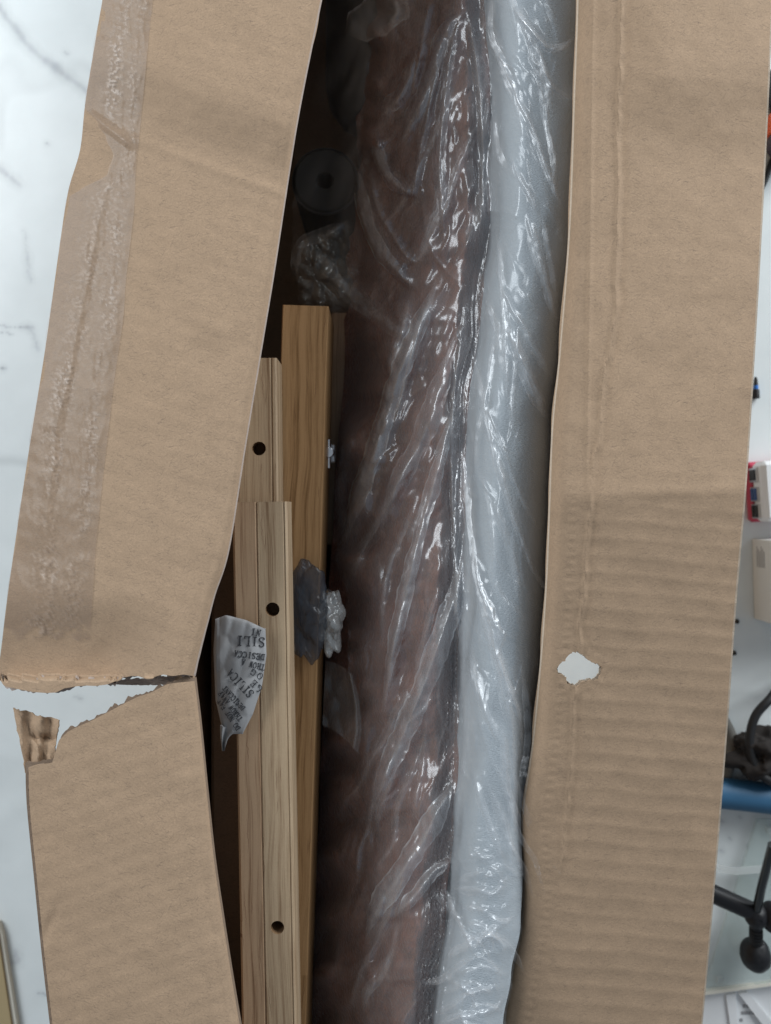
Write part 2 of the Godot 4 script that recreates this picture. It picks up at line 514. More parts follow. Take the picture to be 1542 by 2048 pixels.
func board_heights(px: float, py: float, fold: float, side: int) -> float:
	# height of the outer liner of a flap: rolled over the fold, scored beside it, bowed and slightly corrugated
	var d := absf(px - fold)                               # distance from the fold
	var y := RIM
	var soft: float = nz.soft.get_noise_2d(px, py)
	if side < 0:
		y -= 0.004 * exp(-d / 6.0)
		y -= 0.0003 * exp(-pow((d - 26.0) / 5.0, 2)) - 0.00015 * exp(-pow((d - 44.0) / 5.0, 2))
		y += 0.0006 * soft
		if py < 1356:
			y += 0.00004 * sin(TAU * (py - 0.36 * px) / 35.0)
			# the crease near the top and the sag beyond it
			var cr := (py - (270.0 + (px - 270.0) * 0.37)) / 1.07
			y += 0.0055 * sstep(-10.0, -150.0, cr) + 0.0004 * exp(-pow((cr - 8.0) / 9.0, 2))
			y -= 0.016 * pow(clampf(d / 420.0, 0, 1.2), 2.0)
			y -= 0.010 * sstep(1180.0, 1352.0, py) * sstep(40.0, 200.0, d)
		else:
			y += 0.00007 * sin(TAU * (py + 0.36 * px) / 35.0)
			y -= 0.012 * pow(clampf(d / 380.0, 0, 1.2), 2.0)
			y -= 0.0012 * exp(-pow((px - 100.0 - (1850.0 - py) * 0.4) / 10.0, 2)) * exp(-pow((py - 1850.0) / 40.0, 2))
	else:
		var low := sstep(860.0, 1120.0, py)
		y -= 0.010 * exp(-d / 14.0)
		y += 0.0006 * soft
		# flute washboard, much plainer in the lower half
		var amp := lerpf(0.000024, 0.00014, low) * sstep(15.0, 90.0, d) * (0.55 + 0.9 * absf(nz.soft.get_noise_2d(px * 0.7 + 300.0, py * 3.0)) + 0.25)
		var wv := sin(PI * (py - 0.085 * px + 5.0 * nz.soft.get_noise_2d(px * 0.9, py * 0.5)) / 36.0)
		y += amp * (1.9 * pow(1.0 - absf(wv), 1.5) - 0.5)
		# crushed dimples along the score line
		y -= low * 0.0005 * exp(-pow((d - 46.0) / 9.0, 2)) * (0.55 + 0.45 * sin(TAU * (py + 8.0 * nz.soft.get_noise_2d(7.0, py)) / 18.0))
		y -= 0.0003 * exp(-pow((d - 40.0) / 10.0, 2)) * (1.0 - low)
		# long wrinkles in the outer liner
		var wx: float = xat([[1240, -300], [1243, 0], [1236, 300], [1232, 600], [1205, 800], [1180, 1000], [1172, 1120], [1160, 1270], [1150, 1380], [1140, 1560], [1128, 1680], [1118, 1760]], clampf(py, -300, 1760)) + 5.0 * nz.soft.get_noise_2d(50.0, py * 2.2)
		var on := 1.0 - sstep(1700.0, 1790.0, py)
		y += on * 0.0011 * exp(-pow((px - wx) / 3.6, 2)) - on * 0.0005 * exp(-pow((px - wx - 11.0) / 7.0, 2))
		var w2 := 1186.0 - py * 0.012
		y += (1.0 - low) * 0.0010 * exp(-pow((px - w2) / 4.0, 2))
		# soft folds across the flap
		y += 0.006 * sstep(330.0, 120.0, py) * sstep(30.0, 200.0, d)
		y -= rim_drop(py)
		y += 0.0004 * exp(-pow((py - 985.0 + (px - 1300.0) * 0.05) / 12.0, 2)) * sstep(80.0, 140.0, d)
		y -= 0.010 * pow(clampf(d / 430.0, 0, 1), 2.0)
	return y

func flap(box: Node3D, called: String, L: PackedVector2Array, R: PackedVector2Array, T: PackedVector2Array, B: PackedVector2Array, side: int, edge_out: float, low_drop: float) -> MeshInstance3D:
	var nv := L.size()
	var nu := T.size()
	var q := coons(L, R, T, B)
	var p := PackedVector3Array()
	var gone := PackedByteArray()
	var col := PackedColorArray()
	var hole := PackedVector2Array()
	if side > 0:
		for h in [[1114, 1336], [1118, 1326], [1130, 1321], [1136, 1311], [1147, 1303], [1157, 1304], [1166, 1311], [1180, 1321], [1192, 1328], [1201, 1332], [1203, 1344], [1200, 1354], [1189, 1360], [1178, 1361], [1164, 1366], [1161, 1371], [1148, 1373], [1136, 1366], [1130, 1352], [1116, 1348]]:
			hole.append(Vector2(h[0], h[1]))
		gone.resize(nu * nv)
		var inside := PackedByteArray()
		for k in q.size():
			inside.append(1 if Geometry2D.is_point_in_polygon(q[k], hole) else 0)
		for i in nv - 1:
			for j in nu - 1:
				var k := i * nu + j
				if inside[k] and inside[k + 1] and inside[k + nu] and inside[k + nu + 1]:
					gone[k] = 1
		for k in q.size():                                  # pull the ragged rim of the hole onto its outline
			if not inside[k]: continue
			var best := Vector2.ZERO
			var bd := 1e9
			for e in hole.size():
				var c := Geometry2D.get_closest_point_to_segment(q[k], hole[e], hole[(e + 1) % hole.size()])
				if c.distance_squared_to(q[k]) < bd:
					bd = c.distance_squared_to(q[k]); best = c
			if bd < 60.0 and k > nu and k < nu * nv - nu and not (gone[k] and gone[k - 1] and gone[k - nu] and gone[k - nu - 1]):
				q[k] = best + Vector2(nz.tear.get_noise_2d(best.x * 3.0, best.y * 3.0), nz.tear.get_noise_2d(best.x * 3.0, best.y * 3.0 + 80.0)) * 5.0
	for k in q.size():
		var fold := R[k / nu].x if side < 0 else L[k / nu].x
		var y := board_heights(q[k].x, q[k].y, fold, side)
		if side > 0:                                        # the torn lips stand up a little
			var dd := q[k].distance_to(Vector2(1160, 1338))
			y += 0.0005 * exp(-pow((dd - 46.0) / 10.0, 2)) * (0.2 + nz.tear.get_noise_2d(q[k].x, q[k].y))
		p.append(P(q[k].x, q[k].y, y))
		var tone := 1.0
		if side > 0:
			tone = 0.955  # right flap evenly a little darker than the left
		# handling marks: scuffed pale along the fold, greasy smudges elsewhere
		tone *= 1.0 + 0.035 * nz.soft.get_noise_2d(q[k].x * 1.3 + 40.0, q[k].y * 1.3) + 0.03 * nz.tear.get_noise_2d(q[k].x * 0.35, q[k].y * 0.6)
		tone *= 1.0 + 0.10 * exp(-absf(q[k].x - fold) / 7.0) * (0.5 + nz.tear.get_noise_2d(q[k].y * 0.4, 5.0))
		col.append(Color(tone, tone, tone))
	var g := solid_sheet(p, nu, nv, 0.0005, col, gone)
	var top := obj(called, g, M.kraft, box)
	# inner liner, a flute lower, its cut edge a touch proud of the outer liner's
	var p2 := PackedVector3Array()
	for i in nv:
		for j in nu:
			var k := i * nu + j
			var a := p[k] + Vector3(0, -0.0040, 0)
			var s := float(j) / (nu - 1)
			var out := edge_out * pow(1.0 - s if side < 0 else s, 8.0)
			a.x += side * out
			if low_drop != 0.0:
				var t := float(i) / (nv - 1)
				var e := pow(t if low_drop > 0 else 1.0 - t, 40.0)
				a.z += signf(low_drop) * e * maxf(0.0, absf(low_drop) * (0.35 + 1.1 * nz.tear.get_noise_2d(q[k].x * 0.8, 33.0)))
			p2.append(a)
	obj("inner_liner", solid_sheet(p2, nu, nv, 0.0005, PackedColorArray(), gone), M.kraft_dark if low_drop < 0.0 else (M.kraft_torn if low_drop > 0.0 else M.kraft_pale), top)  # lower left liner coloured darker to stand in for shade on its cut edge
	# the fluting between them, seen at the cut edge
	var f := PackedVector3Array()
	var nf := nv * 3
	for i in nf:
		var fi := float(i) * (nv - 1) / (nf - 1)
		var i0: int = mini(int(fi), nv - 2)
		for j in 4:
			var jj: int = (j * 2) if side < 0 else (nu - 1 - j * 2)
			var a := p[i0 * nu + jj].lerp(p[(i0 + 1) * nu + jj], fi - i0)
			a.y -= 0.0022 - 0.0014 * sin(fi * TAU * (p[nu].z - p[0].z) / 0.0088)
			a.x += side * edge_out * (0.5 if edge_out > 0.003 and j == 0 else 0.0) - side * 0.0008
			f.append(a)
	obj("fluting", solid_sheet(f, 4, nf, 0.0003), M.kraft_dark, top)
	return top

func make_box() -> void:
	var box := thing("cardboard_box", "long open corrugated cardboard box with flaps folded out and left flap torn through", "box")
	# left flap above the tear
	var tear_up := [[-6, 1350], [8, 1372], [30, 1377], [66, 1384], [92, 1386], [112, 1385], [128, 1377], [150, 1373], [171, 1371], [190, 1372], [215, 1369], [232, 1362], [245, 1356], [262, 1352], [276, 1352], [290, 1357], [304, 1357], [314, 1352], [326, 1349], [345, 1352], [368, 1349], [380, 1351], [387, 1352]]
	var nu := 90
	var up := flap(box, "upper_left_flap", walk(OUT_L_UP, 420), walk(FOLD_L_UP, 420), walk([[385, -1000], [828, -1000]], nu), walk(tear_up, nu, false), -1, 0.0014, 0.0030)
	up.set_meta("label", "upper part of the left flap with a strip of clear packing tape")
	var tear_low := [[57, 1536], [70, 1530], [90, 1528], [104, 1526], [112, 1500], [118, 1480], [135, 1464], [150, 1456], [188, 1439], [220, 1422], [254, 1404], [275, 1394], [300, 1386], [333, 1369], [352, 1366], [372, 1364], [389, 1362]]
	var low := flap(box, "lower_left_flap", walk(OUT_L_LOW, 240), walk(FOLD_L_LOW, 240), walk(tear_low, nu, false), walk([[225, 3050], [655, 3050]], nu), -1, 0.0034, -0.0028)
	low.set_meta("label", "lower part of the left flap, creased and with its cut fluted edge showing")
	# a crushed tab of the outer liner at the torn corner
	var tp := PackedVector3Array()
	for i in 16:
		for j in 18:
			var s := j / 17.0
			var t := i / 15.0
			var px := lerpf(lerpf(26, 118, s), lerpf(52, 106, s), t)
			var py: float = lerpf(lerpf(1418, 1432, s) + (6.0 if s > 0.42 else 0.0), lerpf(1545, 1532, s), t)
			var y: float = 0.284 + 0.0016 * sin(s * 13.0 + t * 2.5) + 0.0016 * nz.tear.get_noise_2d(s * 120.0, t * 60.0) - 0.004 * (1 - t) - 0.0045 * exp(-pow((t - 0.42) / 0.07, 2)) * sstep(0.2, 0.5, s)
			px += 3.0 * nz.tear.get_noise_2d(s * 300.0, t * 200.0)
			py += 5.0 * nz.tear.get_noise_2d(s * 260.0, t * 90.0 + 70.0)
			tp.append(P(px, py, y))
	obj("torn_tab", solid_sheet(tp, 18, 16, 0.0006), M.kraft, low)
	# torn paper ply bridging the end of the tear
	var pp := PackedVector3Array()
	for i in 10:
		for j in 40:
			var s := j / 39.0
			var t := i / 9.0
			var px := lerpf(222, 384, s)
			var py: float = lerpf(lerpf(1361, 1350, s), lerpf(1367, 1366, s), t) + 2.5 * nz.tear.get_noise_2d(s * 300.0, t * 60.0) + 4.0 * sin(s * PI) * t
			pp.append(P(px, py, 0.2905 - 0.0035 * t + 0.0012 * nz.tear.get_noise_2d(s * 200.0, t * 120.0 + 9.0) - 0.004 * (1.0 - s)))
	obj("torn_ply", solid_sheet(pp, 40, 10, 0.0003), M.kraft_torn, up)
	# clear packing tape along the outer edge
	var tin := [[366, -1000], [330, -300], [312, -60], [306, 0], [292, 130], [280, 260], [272, 330], [268, 420], [252, 560], [246, 640], [226, 780], [208, 940], [192, 1090], [182, 1250], [178, 1310]]
	var tout := [[384, -1000], [261, -300], [221, -80], [204, 0], [185, 110], [169, 212], [196, 250], [212, 275], [226, 310], [216, 345], [160, 380], [138, 395], [118, 500], [90, 700], [58, 900], [34, 1060], [14, 1200], [4, 1285], [0, 1315]]
	var tg := PackedVector3Array()
	var tc := PackedColorArray()
	var ta := walk(tin, 620)
	var tcut := 46
	for i in 620:
		var py := ta[i].y
		var x1 := ta[i].x
		var x0 := xat(tout, py)
		var fold := fold_l(py)
		for j in tcut:
			var s := j / (tcut - 1.0)
			var px := lerpf(x0, x1, s)
			var y := board_heights(px, py, fold, -1) + 0.00025
			var blister: float = maxf(0.0, nz.crumple.get_noise_2d(px * 1.0, py * 0.3)) * sstep(0.0, 0.12, s) * (1.0 - sstep(0.9, 1.0, s))
			y += 0.0003 * blister
			y += 0.0007 * exp(-pow((s - 0.42 - 0.1 * sin(py / 190.0)) / 0.07, 2)) * sstep(350.0, 520.0, py)
			y += 0.0020 * exp(-pow((py - 262.0 - (px - 225.0) * 0.8) / 9.0, 2)) * sstep(170.0, 200.0, px) * (1.0 - sstep(250.0, 275.0, px))
			tg.append(P(px, py, y))
			# where it has lifted off the board the glue side whitens
			var speck: float = sstep(-0.02, 0.30, nz.speck.get_noise_2d(px * 1.0, py * 3.2)) * (0.35 + 0.65 * sstep(-0.2, 0.35, nz.soft.get_noise_2d(px * 2.4, py * 0.9)))
			speck *= sstep(0.02, 0.2, s) * (1.0 - sstep(0.86, 1.0, s))
			var lift := exp(-pow((s - 0.40 - 0.1 * sin(py / 190.0)) / 0.16, 2)) + exp(-pow((s - 0.80) / 0.13, 2)) * 0.7
			var al := (0.26 + 0.62 * speck * clampf(lift, 0, 1)) * (1.0 - sstep(-0.25, 0.2, (py - 1268.0) / 40.0 + 0.9 * nz.speck.get_noise_2d(px * 0.4, py * 0.4)) * 0.97)
			var wh := clampf(speck * lift * 0.85, 0, 1)
			tc.append(Color(lerpf(0.85, 1.75, wh), lerpf(0.85, 2.1, wh), lerpf(0.87, 2.5, wh), clampf(al, 0, 0.95)))
	var tgeo := Geo.new()
	add_grid(tgeo, tg, tcut, 620, false, tc)
	obj("packing_tape", tgeo, M.tape, up)
	# right flap
	var nr := 104
	var right := flap(box, "right_flap", walk(FOLD_R, 760), walk(OUT_R, 760), walk([[1176, -1000], [1605, -1000]], nr), walk([[900, 3050], [1300, 3050]], nr), 1, 0.0027, 0.0)
	right.set_meta("label", "right flap with a washboard of flutes and a hole torn at its fold")
	# walls
	for side in [-1, 1]:
		var w := PackedVector3Array()
		var rows := 420
		var cols := 14
		for i in rows:
			var py := lerpf(-980.0, 3030.0, i / (rows - 1.0))
			var px := fold_l(py) if side < 0 else xat(FOLD_R, py)
			var rim := P(px, py, RIM - (0.006 if side < 0 else 0.012 + rim_drop(py)))
			for j in cols:
				var t := j / (cols - 1.0)
				var down := pow(t, 1.6) * (rim.y - 0.006)
				var x: float = rim.x + side * 0.0025
				if side < 0:
					x -= 0.017 * (1.0 - exp(-down / 0.007))
					x = lerpf(x, -0.128, down / 0.3)
				else:
					x += 0.010 * (1.0 - exp(-down / 0.010))
					x = lerpf(x, 0.108, down / 0.3)
				w.append(Vector3(x, rim.y - down - 0.0005, rim.z))
		obj("left_wall" if side < 0 else "right_wall", solid_sheet(w, cols, rows, 0.004 * side), M.kraft, box)
	var bt := Geo.new()
	bevel_box(bt, Vector3(-0.01, 0.004, 0.0), Vector3(0.225, 0.006, 1.02), 0.001)
	obj("base_panel", bt, M.kraft, box)
	for sg in [-1, 1]:
		var eg := Geo.new()
		bevel_box(eg, Vector3(-0.01 + (0.02 if sg < 0 else -0.01), 0.145, sg * 0.505), Vector3(0.235, 0.28, 0.005), 0.001)
		obj("end_wall", eg, M.kraft, box)

# ------------------------------------------------------------------ battens
func batten(called: String, label: String, a: Vector3, b: Vector3, lamellae: Array, thick: float, holes: Array) -> Node3D:
	# a, b: middle of the top face at the far and the near end; lamellae: [width, material, chamfer left, chamfer right]
	var len := a.distance_to(b)
	var t := thing(called, label, "wooden batten", (a + b) / 2 - Vector3(0, thick, 0), "pine battens in the box")
	t.rotation.y = atan2(b.x - a.x, b.z - a.z)
	var total := 0.0
	for l in lamellae: total += l[0]
	var x0 := -total / 2
	for li in lamellae.size():
		var wid: float = lamellae[li][0]
		var x1: float = x0 + wid
		var g := Geo.new()
		var cl: float = lamellae[li][2]
		var cr: float = lamellae[li][3]
		var mine := holes.filter(func(h): return h[0] > x0 and h[0] < x1)
		mine.sort_custom(func(p, q): return p[1] < q[1])
		var prof := [Vector2(x0 + cl, thick), Vector2(x1 - cr, thick), Vector2(x1, thick - cr), Vector2(x1, 0), Vector2(x0, 0), Vector2(x0, thick - cl)]
		var uvx := func(p: Vector2) -> float: return (p.x - x0) / 0.034 + (thick - p.y) / 0.034 + li * 0.37
		var z0 := -len / 2
		var z1 := len / 2
		var uvz := func(z: float) -> float: return (z - z0) / 0.40
		for k in range(1, 6):
			var p: Vector2 = prof[k]
			var q: Vector2 = prof[(k + 1) % 6]
			var steps := 10
			for s in steps:
				var za := lerpf(z0, z1, float(s) / steps)
				var zb := lerpf(z0, z1, float(s + 1) / steps)
				g.quad(Vector3(p.x, p.y, za), Vector3(q.x, q.y, za), Vector3(q.x, q.y, zb), Vector3(p.x, p.y, zb), Color.WHITE, Vector2(uvx.call(p), uvz.call(za)), Vector2(uvx.call(q), uvz.call(za)), Vector2(uvx.call(q), uvz.call(zb)), Vector2(uvx.call(p), uvz.call(zb)))
		# ends
		for e in [z0, z1]:
			for k in range(1, 5):
				var tr := [prof[0], prof[k], prof[k + 1]]
				var cc := Color(0.62, 0.55, 0.50)
				if e == z0: g.tri(Vector3(tr[0].x, tr[0].y, e), Vector3(tr[2].x, tr[2].y, e), Vector3(tr[1].x, tr[1].y, e), cc, tr[0] * 30, tr[2] * 30, tr[1] * 30)
				else: g.tri(Vector3(tr[0].x, tr[0].y, e), Vector3(tr[1].x, tr[1].y, e), Vector3(tr[2].x, tr[2].y, e), cc, tr[0] * 30, tr[1] * 30, tr[2] * 30)
		# top face, with round dowel holes
		var xa: float = x0 + cl
		var xb: float = x1 - cr
		var flat := func(za: float, zb: float) -> void:
			g.quad(Vector3(xa, thick, za), Vector3(xb, thick, za), Vector3(xb, thick, zb), Vector3(xa, thick, zb), Color.WHITE, Vector2(uvx.call(Vector2(xa, thick)), uvz.call(za)), Vector2(uvx.call(Vector2(xb, thick)), uvz.call(za)), Vector2(uvx.call(Vector2(xb, thick)), uvz.call(zb)), Vector2(uvx.call(Vector2(xa, thick)), uvz.call(zb)))
		var z := z0
		for h in mine:
			var cx: float = h[0]
			var cz: float = h[1]
			var r: float = h[2]
			var hz := r * 1.4
			flat.call(z, cz - hz)
			var n := 32
			for k in n:
				var rim := []
				for e in [k, k + 1]:
					var an: float = TAU * e / n
					var dx := cos(an)
					var dz := sin(an)
					var m := maxf(absf(dx), absf(dz))
					var sx := dx / m
					var sz := dz / m
					rim.append(Vector3(cx + dx * r, thick, cz + dz * r))
					rim.append(Vector3((cx + sx * (xb - cx)) if sx > 0 else (cx + sx * (cx - xa)), thick, cz + sz * hz))
				var uvs := []
				for w in rim: uvs.append(Vector2(uvx.call(Vector2(w.x, thick)), uvz.call(w.z)))
				g.quad(rim[0], rim[1], rim[3], rim[2], Color.WHITE, uvs[0], uvs[1], uvs[3], uvs[2])
			z = cz + hz
		flat.call(z, z1)
		obj("lamella", g, lamellae[li][1], t)
		for h in mine:
			var cx: float = h[0]
			var cz: float = h[1]
			var r: float = h[2]
			var n := 32
			var hg := Geo.new()
			for k in n:
				var a0 := TAU * k / n
				var a1 := TAU * (k + 1) / n
				var p0 := Vector3(cx + cos(a0) * r, thick, cz + sin(a0) * r)
				var p1 := Vector3(cx + cos(a1) * r, thick, cz + sin(a1) * r)
				var dn := Vector3(0, -minf(0.012, thick * 0.7), 0)
				hg.quad(p0, p0 + dn, p1 + dn, p1, Color(0.6, 0.5, 0.42), Vector2(k / 32.0, 0), Vector2(k / 32.0, 0.03), Vector2((k + 1) / 32.0, 0.03), Vector2((k + 1) / 32.0, 0))
				hg.tri(Vector3(cx, thick, cz) + dn, p0 + dn, p1 + dn, Color(0.4, 0.32, 0.26))
			obj("dowel_hole", hg, M.pine0, t)
		x0 = x1
	return t

func make_battens() -> void:
	# the near one, two strips glued together
	var y := 0.268
	var a := P(519, 1004, y)
	var b := P(549, 2600, y)
	var w := 0.0298
	var dir := (b - a).normalized()
	var mid := (a + b) / 2
	var hx := func(px: float, py: float, yy: float, m: Vector3, d: Vector3) -> Array:
		var p := P(px, py, yy) - m
		return [p.dot(Vector3(d.z, 0, -d.x)), p.dot(d)]
	var h1: Array = hx.call(545, 1219, y, mid, dir)
	var h2: Array = hx.call(555, 1855, y, mid, dir)
	var h3: Array = hx.call(564, 2480, y, mid, dir)
	batten("pine_batten", "nearest pale pine batten of two glued strips, with round dowel holes", a, b, [[w * 0.44, M.pine2, 0.0012, 0.0008], [w * 0.50, M.pine0, 0.0006, 0.0007], [w * 0.06, M.pine0, 0.0003, 0.0012]], 0.020, [[h1[0], h1[1], 0.0038], [h2[0], h2[1], 0.0036], [h3[0], h3[1], 0.0036]])
	y = 0.246
	a = P(512, 716, y); b = P(532, 2560, y)
	mid = (a + b) / 2; dir = (b - a).normalized()
	var h4: Array = hx.call(518, 897, y, mid, dir)
	batten("pine_batten", "grey pine batten half under the left flap, one dark dowel hole showing", a, b, [[0.0205, M.pine0, 0.0008, 0.001], [0.0030, M.pine0, 0.0006, 0.001]], 0.022, [[h4[0], h4[1], 0.0039]])
	y = 0.222
	a = P(611, 611, y); b = P(548, 2600, y)
	batten("pine_batten", "orange toned smooth pine batten without holes, farthest from the left flap", a, b, [[0.0275, M.pine1, 0.0006, 0.0006]], 0.050, [])
	y = 0.140
	a = P(682, 626, y); b = P(668, 1090, y)
	batten("pine_batten", "dim brown wooden slat beside the orange batten, under plastic film", a, b, [[0.013, M.pine2, 0.001, 0.001]], 0.115, [])
	# more of the same stock underneath, which carries the visible ones
	var st := Geo.new()
	bevel_box(st, Vector3(-0.090, 0.1135, 0.20), Vector3(0.030, 0.212, 0.50), 0.002)
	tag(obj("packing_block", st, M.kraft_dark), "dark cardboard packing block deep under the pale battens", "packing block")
	var s2 := Geo.new()
	bevel_box(s2, Vector3(-0.060, 0.0885, 0.20), Vector3(0.018, 0.160, 0.50), 0.002)
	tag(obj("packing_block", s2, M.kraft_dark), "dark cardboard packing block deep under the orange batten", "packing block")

# ------------------------------------------------------------------ padded goods in film
var FELT_L := [[935, -700], [945, -200], [958, 0], [968, 200], [972, 450], [952, 640], [925, 800], [918, 1000], [912, 1300], [908, 1500], [896, 1650], [880, 1800], [860, 2048], [835, 2350], [800, 2750]]
var FILM_L := [[600, -400], [596, 0], [590, 350], [582, 500], [598, 600], [655, 655], [672, 760], [660, 950], [668, 1100], [690, 1180], [700, 1320], [650, 1420], [640, 1560], [628, 1750], [608, 1900], [600, 2048], [590, 2400]]
var PLUSH_L := [[760, -700], [735, 0], [715, 250], [700, 480], [690, 700], [668, 1000], [650, 1300], [640, 1600], [622, 1850], [610, 2048], [590, 2750]]

func felt_y(px: float, py: float) -> float:
	var l := xat(FELT_L, py)
	var r := xat(FOLD_R, py) - 2.0
	var u := clampf((px - l) / (r - l), 0.0, 1.0) * 2.0 - 1.0
	var y := 0.274 - (0.052 if u < 0 else lerpf(0.006, 0.026, sstep(350.0, 900.0, py) * (1.0 - 0.75 * sstep(1500.0, 1660.0, py)))) * pow(absf(u), 2.4 if u < 0 else 3.4) - 0.006 * u * u
	y += 0.003 * sstep(300, -100, py) + 0.0022 * nz.soft.get_noise_2d(px * 0.8, py * 0.5)
	y -= 0.014 * exp(-pow((py - 1790.0) / 60.0, 2)) * sstep(0.2, -0.9, u)
	return y

func plush_y(px: float, py: float) -> float:
	var l: float = xat(PLUSH_L, py)
	var r: float = xat(FELT_L, py)
	var s := clampf((px - l) / (r - l), 0.0, 1.12)
	var y := 0.190 + 0.062 * pow(sstep(-0.05, 1.15, s), 0.8) - 0.020 * sstep(0.84, 1.02, s)
	y -= lerpf(0.050, 0.030, sstep(600.0, 1000.0, py)) * (1.0 - sstep(-0.02, 0.30 + 0.35 * nz.soft.get_noise_2d(11.0, py * 1.6), s))
	y += 0.009 * nz.soft.get_noise_2d(px * 1.4 + 900.0, py * 0.9) + 0.004 * sin((px + py * 0.35) / 38.0) * s
	return y

func make_padding() -> void:
	var g := Geo.new()
	var p := PackedVector3Array()
	var nu := 60
	var nv := 260
	for i in nv:
		var py := lerpf(-640.0, 2640.0, i / (nv - 1.0))
		var l := xat(FELT_L, py)
		var r := xat(FOLD_R, py) - 4.0
		for j in nu:
			var px := lerpf(l, r, j / (nu - 1.0))
			p.append(P(px, py, felt_y(px, py)))
	add_grid(g, p, nu, nv)
	skirt(g, p, nu, nv, 0.0085)
	tag(obj("felt_board", g, M.felt), "thick light grey felt board standing against the right wall of the box", "felt board")
	var h := Geo.new()
	p = PackedVector3Array()
	nu = 90
	for i in nv:
		var py := lerpf(-640.0, 2640.0, i / (nv - 1.0))
		var l: float = xat(PLUSH_L, py) + 26.0 * nz.soft.get_noise_2d(91.0, py * 1.7) * (1.0 - sstep(560.0, 700.0, py))
		var r := xat(FELT_L, py) + 13.0
		for j in nu:
			var px := lerpf(l, r, j / (nu - 1.0))
			p.append(P(px, py, plush_y(px, py)))
	add_grid(h, p, nu, nv)
	skirt(h, p, nu, nv, 0.0085)
	tag(obj("plush_cushion", h, M.plush), "dark reddish brown plush cushion under the clear film, between battens and felt", "cushion")

func skirt(g: Geo, p: PackedVector3Array, nu: int, nv: int, floor_y: float) -> void:
	var drop := func(a: Vector3) -> Vector3: return Vector3(a.x, floor_y, a.z)
	for i in nv - 1:
		for c in [0, nu - 1]:
			var a := p[i * nu + c]
			var b := p[(i + 1) * nu + c]
			if c == 0: g.quad(b, drop.call(b), drop.call(a), a)
			else: g.quad(a, drop.call(a), drop.call(b), b)
	for j in nu - 1:
		g.quad(p[j], drop.call(p[j]), drop.call(p[j + 1]), p[j + 1])
		var e := (nv - 1) * nu + j
		g.quad(p[e + 1], drop.call(p[e + 1]), drop.call(p[e]), p[e])

